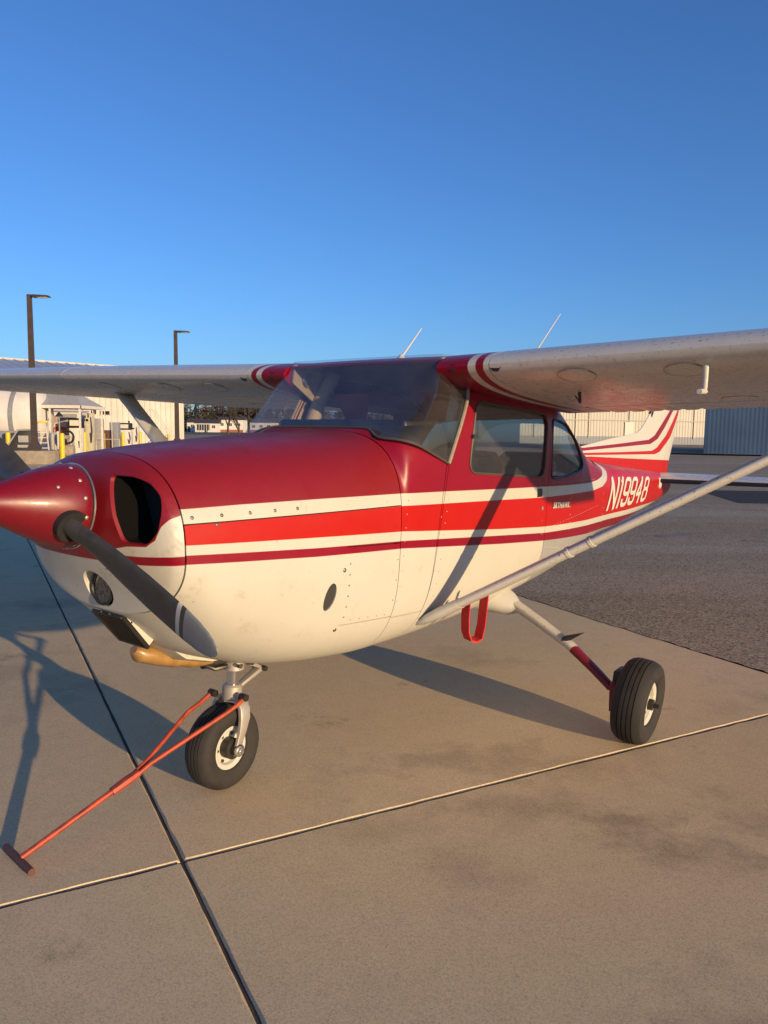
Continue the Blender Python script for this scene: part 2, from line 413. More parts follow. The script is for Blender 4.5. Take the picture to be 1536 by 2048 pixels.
def slab_mesh(w, l):
    """slab with slightly crumbled arrises"""
    g = .0065; mb = MB(); rnd = random.Random(3)
    N = 46
    per = []
    for i in range(N): per.append((g + (w - 2 * g) * i / N, g))
    for i in range(N): per.append((w - g, g + (l - 2 * g) * i / N))
    for i in range(N): per.append((w - g - (w - 2 * g) * i / N, l - g))
    for i in range(N): per.append((g, l - g - (l - 2 * g) * i / N))
    n = len(per); cx, cy = w / 2, l / 2
    def off(k, d):
        x, y = per[k]; e = lambda v, c, h: v + max(-1, min(1, (c - v) / max(1e-6, abs(c - v)))) * d if abs(abs(v - c) - h) < 1e-6 else v
        return (e(x, cx, cx - g), e(y, cy, cy - g))
    lo = [(*off(k, 0.0), -.0085) for k in range(n)]
    ed = [(*off(k, rnd.choice((0, 0, .0015, .003, .005))), -.0055 - rnd.random() * .0015) for k in range(n)]
    tp = [(*off(k, .004 + rnd.random() * .007), 0) for k in range(n)]
    mb.rings([lo, ed, tp], cap=False)
    b = len(mb.v) - n
    mb.f.append([b + k for k in range(n)]); mb.m.append(0)
    me = bpy.data.meshes.new('concrete_slab'); me.from_pydata(mb.v, [], mb.f); me.materials.append(M['concrete'])
    bm = bmesh.new(); bm.from_mesh(me); bmesh.ops.recalc_face_normals(bm, faces=bm.faces)
    top = [f for f in bm.faces if len(f.verts) > 10]
    bmesh.ops.triangulate(bm, faces=top)
    bm.to_mesh(me); bm.free()
    return me
sm = slab_mesh(SB, SA)
rz = math.atan2(DB.y, DB.x)
for i in range(-1, 14):
    for j in range(-5, 1):
        o = bpy.data.objects.new('concrete_slab', sm); COL.objects.link(o); o.parent = apron
        v = X0 + DA * (i * SA) + DB * (j * SB)
        o.location = (v.x, v.y, 0); o.rotation_euler = (0, 0, rz)
# far part of the pad, where single slabs no longer read
tag(sheet('pavement', [gp(14 * SA, -75), gp(14 * SA, EDGE), gp(120, EDGE), gp(120, -75)], -.003, M['concrete']), kind='structure')
tag(sheet('pavement', [gp(-20, -75), gp(-20, -5 * SB), gp(14 * SA, -5 * SB), gp(14 * SA, -75)], -.003, M['concrete']), kind='structure')
def crack(name, pts, w, z, m, seed):
    rnd = random.Random(seed); L = []; Rr = []
    for (x0, y0), (x1, y1) in zip(pts[:-1], pts[1:]):
        n = max(2, int(math.hypot(x1 - x0, y1 - y0) / .05))
        for i in range(n):
            t = i / n; x = x0 + (x1 - x0) * t + rnd.uniform(-1, 1) * w * 1.2; y = y0 + (y1 - y0) * t + rnd.uniform(-1, 1) * w * .6; ww = w * rnd.uniform(.3, 1)
            L.append((x - ww, y, z)); Rr.append((x + ww, y + ww * .3, z))
    mb = MB(); n = len(L); mb.add(L + Rr, [(i, n + i, n + i + 1, i + 1) for i in range(n - 1)])
    o = mb.build(name, m, None, 0, recalc=False); return tag(o, kind='structure')

crack('tarmac_crack', [(5.2, 11.15), (6.1, 10.85), (9.5, 10.2)], .03, .009, M['crack_shadow'], 5)
crack('tarmac_crack', [(3.6, 17.5), (8.0, 15.6), (14, 14.6)], .04, .009, M['crack_shadow'], 6)
# worn paint on the tarmac, and a dark sheet for a cast shadow
def strip(name, pix, z, m):
    return sheet(name, pix, z, m)
tag(strip('road_marking', [(4.2, 11.4), (5.0, 11.9), (4.85, 12.05), (4.1, 11.6)], .008, M['faded_line']), kind='structure')
tag(strip('road_marking', [(6.2, 12.35), (8.4, 12.2), (8.45, 12.42), (6.25, 12.6)], .008, M['faded_line']), kind='structure')

# ------------------------------------------------------------------ the aeroplane
tag(sheet('painted_shadow_strip', [(8.0, 17.3), (15, 17.0), (15, 21.0), (8.6, 21.2)], .008, M['crack_shadow']), kind='structure')  # flat dark sheet standing in for a shadow cast across the tarmac
AC = empty('light_aircraft', (-.699, 3.202, 0), R(54.5))
tag(AC, 'crimson, orange and white high-wing propeller aeroplane parked on the concrete', 'aircraft')
def pchip(xs, ys):
    xs=np.array(xs,float); ys=np.array(ys,float); h=np.diff(xs); d=np.diff(ys)/h; n=len(xs); m=np.zeros(n)
    for i in range(1,n-1):
        if d[i-1]*d[i]>0:
            w1=2*h[i]+h[i-1]; w2=h[i]+2*h[i-1]; m[i]=(w1+w2)/(w1/d[i-1]+w2/d[i])
    m[0]=d[0]; m[-1]=d[-1]
    def f(x):
        x=float(min(max(x,xs[0]),xs[-1])); i=int(min(max(np.searchsorted(xs,x)-1,0),n-2)); t=(x-xs[i])/h[i]
        return ((1+2*t)*(1-t)**2*ys[i]+t*(1-t)**2*h[i]*m[i]+t*t*(3-2*t)*ys[i+1]+t*t*(t-1)*h[i]*m[i+1])
    return f
LOW=[(-.54,.44,.885,1.12,2.25),(-.46,.453,.815,1.11,2.35),(-.38,.465,.735,1.105,2.5),(-.30,.475,.685,1.10,2.6),(-.15,.49,.625,1.09,2.7),(0,.505,.575,1.08,2.8),(.30,.528,.525,1.06,3.0),(.58,.542,.505,1.05,3.2),
 (.95,.552,.505,1.05,3.4),(1.6,.560,.520,1.05,3.4),(2.1,.555,.545,1.04,3.2),(2.5,.53,.575,1.03,3.2),(2.9,.485,.61,1.02,3.0),(3.3,.44,.66,1.02,2.8),
 (3.7,.395,.70,1.01,2.6),(4.2,.35,.725,1.01,2.8),(5.0,.275,.785,1.02,2.8),(5.8,.195,.84,1.02,2.6),(6.35,.12,.88,1.01,2.2)]
UPC=[(.58,1.915,7),(1.0,1.915,7),(1.6,1.91,7),(2.1,1.87,6),(2.5,1.79,4.2),(2.9,1.64,3.3),(3.3,1.46,2.9),(3.7,1.345,2.9),(4.2,1.29,3.8),(5.0,1.225,4.0),(5.8,1.165,3.4),(6.35,1.12,2.4)]
UPD=[(-.54,1.460,2.6),(-.30,1.487,2.7),(0,1.510,2.8),(.30,1.530,3.0),(.58,1.545,3.2),(.600,1.549,3.3),(.64,1.557,5.2),(.69,1.562,7.0),(.75,1.568,9.0),(.95,1.585,9.0),(1.1,1.59,9.0)]
c_=lambda T,k: pchip([r[0] for r in T],[r[k] for r in T])
fw,fzb,fzm,fnb=[c_(LOW,k) for k in (1,2,3,4)]
fzc,fnc=[c_(UPC,k) for k in (1,2)]
fzd,fnd=[c_(UPD,k) for k in (1,2)]
def half(x,z,deck=None):
    """half width of the skin at station x, height z"""
    if deck is None: deck = x<.6
    w=fw(x); zm=fzm(x)
    if z>=zm:
        zt,n=(fzd(x),fnd(x)) if deck else (fzc(x),fnc(x)); r=(z-zm)/(zt-zm)
    else:
        n=fnb(x); r=(zm-z)/(zm-fzb(x))
    r=min(r,1.0); return w*(1-r**n)**(1/n)
def ring(x,nu,deck):
    """points (y,z) from top centre to bottom centre on the port side (y negative)"""
    w=fw(x);zm=fzm(x);zb=fzb(x);nb=fnb(x);zt,nt=(fzd(x),fnd(x)) if deck else (fzc(x),fnc(x))
    out=[]
    for i in range(nu+1):
        t=np.pi*i/nu; s,c=abs(np.sin(t)),np.cos(t)
        n=nt if c>=0 else nb
        if i in (0,nu): s=0.0
        y=w*s**(2/n); z=zm+((zt-zm)*abs(c)**(2/n) if c>=0 else -(zm-zb)*abs(c)**(2/n))
        out.append((-y,z))
    return out
def stuff(o):
    o['kind'] = 'stuff'; return o
# local axes: x aft, y starboard (port is -y), z up, origin at the nose wheel contact
def half_shell(xs, nu, deck):
    bm = bmesh.new(); rows = []
    for x in xs: rows.append([bm.verts.new((x, y, z)) for y, z in ring(x, nu, deck)])
    for i in range(len(xs) - 1):
        for j in range(nu):
            f = bm.faces.new((rows[i][j], rows[i + 1][j], rows[i + 1][j + 1], rows[i][j + 1]))
            c = f.calc_center_median(); f.normal_update()
            if f.normal.dot(Vector((0, c.y, c.z - 1.05))) < 0: f.normal_flip()
    return bm

def cut(bm, p, no, keep):
    """bisect a copy by the plane; keep +1 = side the normal points to"""
    b = bm.copy()
    bmesh.ops.bisect_plane(b, geom=b.verts[:] + b.edges[:] + b.faces[:], plane_co=p, plane_no=no, clear_outer=(keep < 0), clear_inner=(keep > 0), dist=1e-6)
    return b

def merge(*bms):
    out = bmesh.new()
    for b in bms:
        me = bpy.data.meshes.new('tmp'); b.to_mesh(me); out.from_mesh(me); bpy.data.meshes.remove(me)
    bmesh.ops.remove_doubles(out, verts=out.verts, dist=2e-5)
    return out

def line(bm, a, b, side, g=0.0):
    """split by the line a->b in the (x,z) plane; side +1 keeps what lies to its left; g pulls back from the line"""
    d = Vector((b[0] - a[0], 0, b[1] - a[1])).normalized(); n = Vector((-d.z, 0, d.x))
    return cut(bm, Vector((a[0], 0, a[1])) + n * g * side, n, side)

def poly_split(bm, poly, g=0.0, want='both'):
    """convex polygon (counter-clockwise in x right, z up). Returns inside (shrunk by g) and outside (grown by g)"""
    n = len(poly); ins = bm.copy(); outs = []; rest = bm.copy()
    for i in range(n):
        a, b = poly[i], poly[(i + 1) % n]
        if want != 'out': ins = line(ins, a, b, 1, g)
        if want != 'in':
            outs.append(line(rest, a, b, -1, g)); d = Vector((b[0] - a[0], 0, b[1] - a[1])).normalized(); nn = Vector((-d.z, 0, d.x))
            rest = cut(rest, Vector((a[0], 0, a[1])) - nn * g, nn, 1)
    return ins, (merge(*outs) if want != 'in' else None)

def mirror(bm):
    b = bm.copy()
    for v in b.verts: v.co.y = -v.co.y
    bmesh.ops.reverse_faces(b, faces=b.faces)
    return b

def thick(bm, mats, name, parent, t=.012, inner=1, angle=35, lift=0.0, choose=None):
    """skin with real thickness; outer faces use mats[0], inner faces mats[1]"""
    bmesh.ops.remove_doubles(bm, verts=bm.verts, dist=2e-5)
    bmesh.ops.dissolve_degenerate(bm, edges=bm.edges, dist=1e-5)
    bm.normal_update(); bm.verts.ensure_lookup_table(); bm.verts.index_update()
    V = [v.co + v.normal * lift for v in bm.verts]; N = [v.normal.copy() for v in bm.verts]; n = len(V)
    F = [[v.index for v in f.verts] for f in bm.faces]
    fs = list(F); mi = [0 if choose is None else choose(f.calc_center_median()) for f in bm.faces]
    vs = V + [p - q * t for p, q in zip(V, N)]
    for f in F: fs.append([i + n for i in f][::-1]); mi.append(inner)
    for e in bm.edges:
        if len(e.link_faces) == 1:
            f = e.link_faces[0]; ids = [v.index for v in f.verts]; a, b = e.verts[0].index, e.verts[1].index
            if ids[(ids.index(a) + 1) % len(ids)] != b: a, b = b, a
            fs.append([b, a, a + n, b + n]); mi.append(0)
    me = bpy.data.meshes.new(name); me.from_pydata([tuple(v) for v in vs], [], fs)
    for m in mats: me.materials.append(m)
    me.polygons.foreach_set('material_index', mi)
    return link(name, me, parent, angle)

def on_skin(x, z, deck=None, out=0.0, side=-1):
    """point on the port skin and its outward normal"""
    e = .004; p = half(x, z, deck); dx = (half(x + e, z, deck) - half(x - e, z, deck)) / (2 * e); dz = (half(x, z + e, deck) - half(x, z - e, deck)) / (2 * e)
    n = Vector((-dx, -1, -dz)).normalized()
    v = Vector((x, -p, z)) + n * out
    if side > 0: v.y = -v.y; n.y = -n.y
    return v, n

def rivet_row(mb, pts, step, deck=None, r=.0045, h=.0022, both=False):
    for (a, b) in zip(pts[:-1], pts[1:]):
        L = math.hypot(b[0] - a[0], b[1] - a[1]); k = max(1, int(L / step))
        for i in range(k):
            t = (i + .5) / k; x, z = a[0] + (b[0] - a[0]) * t, a[1] + (b[1] - a[1]) * t
            v, n = on_skin(x, z, deck); mb.dome(v, n, r, h)

G = .0022
# windshield: plan sections sweeping back into the side walls
def ws_dim(z):
    w = max(half(1.02, min(z, 1.915), False) + .003, .490)
    return w, .642 + (z - 1.553) * .95, float(np.interp(z, [1.40, 1.55, 1.75, 1.90], [.36, .34, .19, .07])), float(np.interp(z, [1.40, 1.60, 1.90], [6.0, 7.0, 6.0]))
def ws_x(y, z):
    w, xf, L_, n = ws_dim(z); return xf + L_ * (1 - (1 - min(1, abs(y) / w) ** n) ** (1 / n))
def ws_base(x): return 1.500 - (x - .64) * .345
xs_d = list(np.linspace(-.54, .56, 28)) + list(np.linspace(.57, 1.0, 48)); xs_c = list(np.linspace(.70, 6.35, 130))
deck = half_shell(xs_d, 110, True); cab = half_shell(xs_c, 110, False)
FWA, FWB = (.556, .75), (.586, 1.276)      # rear cowl seam
DA_, DB_ = (.79, .66), (.945, 1.42)        # door front line
SPL = lambda bm, s: line(bm, (-.54, 1.231), (.60, 1.221), s, G)
fore = line(deck, FWA, FWB, 1, G)
aftd = line(deck, FWA, FWB, -1, G)
upper = SPL(fore, 1); lowc = SPL(fore, -1)
upper = cut(upper, Vector((-.534, 0, 0)), Vector((1, 0, 0)), 1); lowc = cut(lowc, Vector((-.534, 0, 0)), Vector((1, 0, 0)), 1)
body2 = (M['body'], M['dark'])
cowl2 = (M['cowl'], M['dark'])
o = thick(merge(upper, mirror(upper)), cowl2, 'upper_cowl', AC)
for x, z in ((-.50, 1.252), (-.385, 1.252), (-.265, 1.252), (-.15, 1.252), (-.04, 1.252), (-.41, 1.222)):
    sc = MB(); v, n = on_skin(x, z, True); sc.dome(v, n, .007, .003, 10); sc.build('cowl_screw', M['screw'], o, 60)
# lower cowl: long above the dark stripe, shorter below it
a_ = line(lowc, (.222, 0), (.222, 2), 1, G); b_ = line(lowc, (.222, 0), (.222, 2), -1, -G)
b_up = line(b_, (0, 1.095), (.59, 1.058), 1, 0); b_lo = line(b_, (0, 1.095), (.59, 1.058), -1, 2 * G)
lo_cowl = merge(a_, b_up)
OVAL = [(.131 + .030 * math.cos(a) + .012 * math.sin(a), .884 + .055 * math.sin(a)) for a in [2 * math.pi * k / 20 for k in range(20)]]
ovin, lo_l = poly_split(lo_cowl, OVAL, .001)
LC = thick(merge(lo_l, mirror(lo_cowl)), cowl2, 'lower_cowl', AC)
ov = thick(ovin, (M['step'], M['dark']), 'drain_door', AC, .01, lift=-.004)
side_u = line(b_lo, (.2, .748), (.6, .722), 1, G); side_l = line(b_lo, (.2, .748), (.6, .722), -1, G)
o = thick(side_u, body2, 'side_panel', AC); thick(mirror(side_u), body2, 'side_panel', AC)
thick(merge(side_l, mirror(side_l)), body2, 'belly_panel', AC)
rv = MB()
rivet_row(rv, [(.24, 1.03), (.232, .76)], .045, True)
rivet_row(rv, [(.56, 1.03), (.535, .76)], .075, True, .0035)
rivet_row(rv, [(.25, .765), (.53, .742)], .05, True, .003)
for x, z in ((.205, .985), (.205, .73)): 
    v, n = on_skin(x, z, True); rv.dome(v, n, .010, .004)
stuff(rv.build('rivets', M['screw'], o, 60))
# skin between the cowl and the door, its top runs under the windshield as the glare shield
dk = line(aftd, DA_, DB_, 1, G)
dk_hi = line(dk, (.5, .722), (.85, .70), 1, G); dk_lo = line(dk, (.5, .722), (.85, .70), -1, G)
o = thick(merge(dk_hi, mirror(dk_hi)), body2, 'forward_skin', AC, choose=lambda c: 1 if (c.x > ws_x(c.y, c.z) - .004 and (c.z > ws_base(c.x) + .012 or (abs(c.y) < .47 and c.z > 1.515))) else 0)
thick(merge(dk_lo, mirror(dk_lo)), body2, 'belly_panel', AC)
rv = MB()
rivet_row(rv, [(.632, 1.27), (.60, 1.03), (.57, .76)], .06, True, .0035)
rivet_row(rv, [(.925, 1.26), (.87, 1.03), (.825, .76)], .07, True, .0035)
stuff(rv.build('rivets', M['rivet'], o, 60))
# cabin side, door, windows
WS1, WS2 = (.948, 1.395), (1.125, 1.70)     # windshield rear edge
WS3 = (1.17, 1.93)
body_c = line(cab, (.79 - .155, -.1), DA_, -1, 0) if False else cab
body_c = line(body_c, DA_, DB_, -1, G)
body_c = line(body_c, WS1, WS2, -1, 0)
belly = line(body_c, (.7, .66), (2.06, .66), -1, G); belly = cut(belly, Vector((2.06, 0, 0)), Vector((1, 0, 0)), -1)
rest = merge(line(cut(body_c, Vector((2.06, 0, 0)), Vector((1, 0, 0)), -1), (.7, .66), (2.06, .66), 1, G), cut(body_c, Vector((2.06, 0, 0)), Vector((1, 0, 0)), 1))
DOOR = [(.78, .667), (2.062, .667), (2.165, 1.745), (1.168, 1.745), (.965, 1.395)]
DOOR = [(.7915, .667), (2.062, .667), (2.165, 1.745), (1.168, 1.745), (.957, 1.385)]
door, rest = poly_split(rest, DOOR, G)
def rounded(poly, r, k=5):
    out = []; n = len(poly)
    for i in range(n):
        p0, p, p1 = Vector(poly[i - 1]), Vector(poly[i]), Vector(poly[(i + 1) % n])
        a = (p0 - p).normalized(); b = (p1 - p).normalized(); rr = min(r, (p0 - p).length * .45, (p1 - p).length * .45)
        s, e = p + a * rr, p + b * rr
        for q in range(k + 1):
            t = q / k; v = s * (1 - t) ** 2 + p * 2 * t * (1 - t) + e * t * t; out.append((v.x, v.y))
    return out
WIN = rounded([(1.140, 1.345), (2.045, 1.283), (2.10, 1.652), (1.215, 1.700)], .075)
RSW = rounded([(2.155, 1.268), (2.47, 1.27), (2.80, 1.295), (2.872, 1.33), (2.79, 1.50), (2.55, 1.605), (2.185, 1.632)], .05)
win, door_l = poly_split(door, WIN, 0)
rsw, rest_l = poly_split(rest, RSW, 0)
# rear window: over the back of the cabin
RW = [(2.98, 1.40), (3.42, 1.30), (3.60, 1.42), (3.35, 1.70), (2.92, 1.80)]
rwin, rest_l = poly_split(rest_l, RW, 0)
skin_in = (M['body'], M['inner'])
o = thick(merge(rest_l, mirror(rest_l)), skin_in, 'fuselage_skin', AC)
FUS = o
rv = MB()
for zz in (.80, .98): rivet_row(rv, [(2.15, zz), (3.3, zz + .04)], .055, False, .003)
rivet_row(rv, [(2.55, 1.15), (2.55, .68)], .05, False, .004)
rivet_row(rv, [(3.45, 1.12), (3.45, .75)], .05, False, .004)
rivet_row(rv, [(2.1, .86), (2.5, .80)], .03, False, .004)
rivet_row(rv, [(2.2, 1.245), (3.2, 1.215)], .06, False, .0035)
rivet_row(rv, [(4.4, 1.20), (4.4, .80)], .05, False, .004)
stuff(rv.build('rivets', M['rivet'], o, 60))
thick(merge(belly, mirror(belly)), skin_in, 'cabin_floor_skin', AC)
for s, d, w, r_ in ((-1, door_l, win, rsw), (1, mirror(door_l), mirror(win), mirror(rsw))):
    D = thick(d, skin_in, 'cabin_door', AC, .02)
    thick(w, (M['glass'], M['glass']), 'door_window', D, .003, lift=-.006)
    thick(r_, (M['glass'], M['glass']), 'side_window', AC, .003, lift=-.006)
    fr = MB(); pts = [on_skin(x, z, False, .001, s)[0] for x, z in WIN]; fr.tube(pts + [pts[0]], .0065, 6, cap=False); fr.build('window_frame', M['winrub'], D)
    fr = MB(); pts = [on_skin(x, z, False, .0, s)[0] for x, z in RSW]; fr.tube(pts + [pts[0]], .007, 6, cap=False); fr.build('window_frame', M['black'], AC)
    if s < 0:
        h = MB(); v, n = on_skin(1.985, 1.195, False, .004)
        h.box(v, (.055, .012, .048)); h.build('door_handle', M['black'], D, bevel=.004)
        h = MB(); v, n = on_skin(2.035, 1.10, False, 0); h.lathe([(.012, 0), (.012, .004), (.004, .004)], v, n, 14); h.build('door_lock', M['cast'], D)
        rv = MB()
        rivet_row(rv, [(.965, 1.25), (.915, 1.03), (.86, .74)], .055, False, .0035)
        rivet_row(rv, [(2.045, 1.15), (2.04, .74)], .08, False, .0035)
        stuff(rv.build('rivets', M['rivet'], D, 60))
rw = thick(merge(rwin, mirror(rwin)), (M['glass'], M['glass']), 'rear_window', AC, .003, lift=-.004)

def ws_pt(z, u):
    w, xf, Lr, n = ws_dim(z)
    if abs(u) <= 1:
        s = math.sin(u * math.pi / 2); y = w * s; x = xf + Lr * (1 - (1 - min(1, abs(s)) ** n) ** (1 / n))
    else:
        y = math.copysign(w, u); x = xf + Lr + (abs(u) - 1) * .8
    return Vector((x, y, z))
zs = list(np.linspace(1.33, 1.916, 28)); us = list(np.linspace(-1.8, 1.8, 145))
bm = bmesh.new(); rows = [[bm.verts.new(ws_pt(z, u)) for u in us] for z in zs]
for i in range(len(zs) - 1):
    for j in range(len(us) - 1):
        f = bm.faces.new((rows[i][j], rows[i][j + 1], rows[i + 1][j + 1], rows[i + 1][j])); f.normal_update()
        if f.normal.dot(f.calc_center_median() - Vector((1.4, 0, 1.3))) < 0: f.normal_flip()
bm = line(bm, WS1, WS2, 1, .001)
bm = line(bm, (.60, ws_base(.60)), (.95, ws_base(.95)), 1, 0)
WSH = thick(bm, (M['wsglass'], M['wsglass']), 'windshield', AC, .003)
# seal along the base and up the rear edge
base = []
for k in range(81):
    u = -1 + 2 * k / 80
    for z in np.linspace(1.39, 1.60, 211):
        p = ws_pt(z, u)
        if z < ws_base(p.x): continue
        x = min(p.x, .98); wd, zm, zt, n = fw(x), fzm(x), fzd(x), fnd(x)
        r = min(1, abs(p.y) / wd); top = zm + (zt - zm) * (1 - r ** n) ** (1 / n)
        if r >= .93 or top <= z: base.append(p + Vector((-.004, 0, .003))); break
for _ in range(5): base = base[:1] + [(a + b * 2 + c_2) / 4 for a, b, c_2 in zip(base[:-2], base[1:-1], base[2:])] + base[-1:]
lft = [p for p in base if p.y < 0]
post = []
for t in np.linspace(0, 1, 12):
    x, z = WS1[0] + (WS2[0] - WS1[0]) * t, WS1[1] + (WS2[1] - WS1[1]) * t
    post.append((x, z))
for t in np.linspace(.1, 1, 5): post.append((WS2[0] + .06 * t, WS2[1] + .16 * t))
def side_post(s): return [Vector((x, s * max(half(x, z, False) + .004, .491), z)) for x, z in post]
pl = side_post(-1); pr = side_post(1)
for nm_, pth, rad, mm in (('windshield_seal', pl, .0095, 'seal'), ('windshield_seal', pr, .0095, 'seal'), ('base_seal', pl[:1] + base + pr[:1], .0058, 'winrub')):
    sl = MB(); sl.tube(pth, rad, 8); sl.build(nm_, M[mm], WSH)

# inner liner so that panel gaps and the engine bay read dark
ln = MB(); rs = []
for x in (-.50, -.3, 0, .3, .56):
    rg = ring(x, 24, True); k = .955
    pts = [(y * k, 1.08 + (z - 1.08) * k) for y, z in rg]
    rs.append([(x, y, z) for y, z in pts] + [(x, -y, z) for y, z in pts[-2:0:-1]])
ln.rings(rs); ln.build('engine_bay_liner', M['dark'], AC)

# nose bowl
def bowl_D(z): return float(np.interp(z, [.80, .85, .90, .97, 1.05, 1.13, 1.25, 1.5], [.0, .004, .016, .040, .075, .105, .125, .125]))
rg = ring(-.54, 40, True); rgf = rg + [(-y, z) for y, z in rg[-2:0:-1]]
ZC = 1.15
bm = bmesh.new(); rows = []
NS = 26
for i in range(NS + 1):
    s = 1 - i / NS
    row = []
    for y, z in rgf:
        yy, zz = y * s, ZC + (z - ZC) * s
        d = bowl_D(zz) * (1 - s ** 1.9) ** (1 / 1.9)
        row.append(bm.verts.new((-.54 - d, yy, zz)))
    rows.append(row)
n = len(rgf)
for i in range(NS):
    for j in range(n):
        try: f = bm.faces.new((rows[i][j], rows[i][(j + 1) % n], rows[i + 1][(j + 1) % n], rows[i + 1][j]))
        except ValueError: pass
bmesh.ops.remove_doubles(bm, verts=bm.verts, dist=1e-4)
for f in bm.faces:
    f.normal_update()
    if f.normal.dot(f.calc_center_median() - Vector((-.35, 0, 1.13))) < 0: f.normal_flip()
def bowl_x(y, z):
    lo, hi = 0.0, 1.0
    w, zm = fw(-.54), fzm(-.54)
    for _ in range(30):       # scale s at which (y,z) lies
        s = (lo + hi) / 2
        yy, zz = abs(y) / s if s > 1e-6 else 9, ZC + (z - ZC) / s if s > 1e-6 else 9
        if zz >= zm: r = (zz - zm) / (fzd(-.54) - zm); nn = fnd(-.54)
        else: r = (zm - zz) / (zm - fzb(-.54)); nn = fnb(-.54)
        ins = (yy / w) ** nn + max(0, r) ** nn < 1
        if ins: hi = s
        else: lo = s
    return -.54 - bowl_D(z) * max(0, 1 - s ** 1.9) ** (1 / 1.9)
def poly_split_x(bm, poly, g=0.0):
    """convex polygon in the (y,z) plane, only the front-facing skin"""
    n = len(poly); outs = []; rest = bm.copy()
    for i in range(n):
        a, b = poly[i], poly[(i + 1) % n]; d = Vector((0, b[0] - a[0], b[1] - a[1])).normalized(); nn = Vector((0, -d.z, d.y))
        p = Vector((0, a[0], a[1]))
        outs.append(cut(rest, p, nn, -1)); rest = cut(rest, p, nn, 1)
    return rest, merge(*outs)
INL = [(-.234, 1.163), (-.150, 1.388), (-.25, 1.386), (-.318, 1.367), (-.368, 1.325), (-.384, 1.27), (-.376, 1.205), (-.335, 1.162)]
INLr = rounded(INL[::1], .022, 3)
def ccw(p): 
    a = sum(p[i][0] * p[(i + 1) % len(p)][1] - p[(i + 1) % len(p)][0] * p[i][1] for i in range(len(p)))
    return p if a > 0 else p[::-1]
INLl = ccw(INLr); INLs = ccw([(-y, z) for y, z in INLr])
LAMP = [(.078 * math.cos(a), .968 + .070 * math.sin(a)) for a in [2 * math.pi * k / 24 for k in range(24)]]
for pg in (INLl, INLs, LAMP): _, bm = poly_split_x(bm, pg)
BOWL = thick(bm, (M['bowl'], M['dark']), 'nose_bowl', AC, .008)
for pg, nm in ((INLl, 'cooling_inlet'), (INLs, 'cooling_inlet')):
    pg = [(a[0] + (b[0] - a[0]) * k / 8, a[1] + (b[1] - a[1]) * k / 8) for a, b in zip(pg, pg[1:] + pg[:1]) for k in range(8)]
    d = MB(); c = (sum(p[0] for p in pg) / len(pg), sum(p[1] for p in pg) / len(pg)); r0 = []; r1 = []; r2 = []
    for y, z in pg:
        x = bowl_x(y, z); r0.append((x + .001, y, z)); r1.append((x + .014, c[0] + (y - c[0]) * .975, c[1] + (z - c[1]) * .975)); r2.append((-.38, c[0] + (y - c[0]) * .8, c[1] + (z - c[1]) * .8))
    d.rings([r0, r1], cap=False, mi=1); d.rings([r1, r2], cap=False); d.add(r2, [tuple(range(len(r2)))])
    d.build(nm, [M['void'], M['bowl']], BOWL, recalc=False)
d = MB(); r0 = []; r1 = []
for y, z in LAMP:
    x = bowl_x(y, z); r0.append((x, y, z)); r1.append((bowl_x(0, .968) + .03, y * .93, .968 + (z - .968) * .93))
d.rings([r0, r1], cap=False); lw = d.build('lamp_well', M['white'], BOWL, recalc=False)
d = MB(); d.lathe([(.062, 0), (.058, -.004), (.05, .004), (.032, .018), (.012, .028), (.002, .030)], (bowl_x(0, .968) + .016, 0, .968), (1, 0, -.05), 28); d.build('landing_light', M['lens'], AC)
d = MB(); d.torus((bowl_x(0, .968) + .014, 0, .968), (1, 0, 0), .060, .006); d.build('lamp_ring', M['black'], AC)
rv = MB()
for y, z in ((-.02, .872), (.03, .872), (-.09, .867), (-.15, .86), (-.12, 1.06), (-.2, 1.03), (-.3, 1.0)):
    x = bowl_x(y, z); rv.dome((x, y, z), (-1, 0, -.4), .005, .003)
stuff(rv.build('rivets', M['screw'], BOWL, 60))
# air intake with its filter and the fairing behind it
def lq(x, z, p0, p1): return [(x, -p0, z), (x, -p1, z)]
fr = MB()
A1, A2, B1_, B2_ = Vector((-.536, .085, .868)), Vector((-.520, -.075, .862)), Vector((-.424, -.085, .732)), Vector((-.424, .085, .736))
def quadbar(a, b, w, mbx, mi=0): mbx.tube([a, b], w, 6, mi)
for a, b in ((A1, A2), (A2, B1_), (B1_, B2_), (B2_, A1)): quadbar(a, b, .008, fr)
IN = fr.build('air_intake_frame', M['steel'], AC)
fl = MB(); nrm = (A2 - A1).cross(B2_ - A1).normalized(); nrm = nrm if nrm.x > 0 else -nrm
bx_ = MB(); bx_.hexa([v + nrm * .004 for v in (A1, A2, B1_, B2_)], [v + nrm * .16 for v in (A1, A2, B1_, B2_)]); bx_.build('intake_box', M['white'], IN)
fl.hexa([v - nrm * .001 for v in (A1, A2, B1_, B2_)], [v + nrm * .003 for v in (A1, A2, B1_, B2_)]); fl.build('intake_filter', M['foam'], IN)
for k in range(1, 9):
    t = k / 9; g_ = MB(); g_.tube([A1.lerp(A2, t) - nrm * .003, B2_.lerp(B1_, t) - nrm * .003], .0035, 5); g_.build('filter_slat', M['steel'], IN)
fa = MB(); secs = []
for x, hw_, drop in ((-.40, .145, .0), (-.25, .135, .028), (-.10, .12, .02), (.06, .09, -.004)):
    zb_ = fzb(x) - drop; zt_ = fzb(x) + .06
    secs.append([(x - .115 * (1 if x == -.40 else 0), .025 + hw_ * .9, zt_ + (.06 if x == -.40 else 0)), (x, .025 + hw_ * .86, zb_ + .012), (x, .025 + hw_ * .5, zb_), (x, .025 - hw_ * .5, zb_), (x, .025 - hw_ * .86, zb_ + .012), (x - .115 * (1 if x == -.40 else 0), .025 - hw_ * .9, zt_ + (.06 if x == -.40 else 0))])
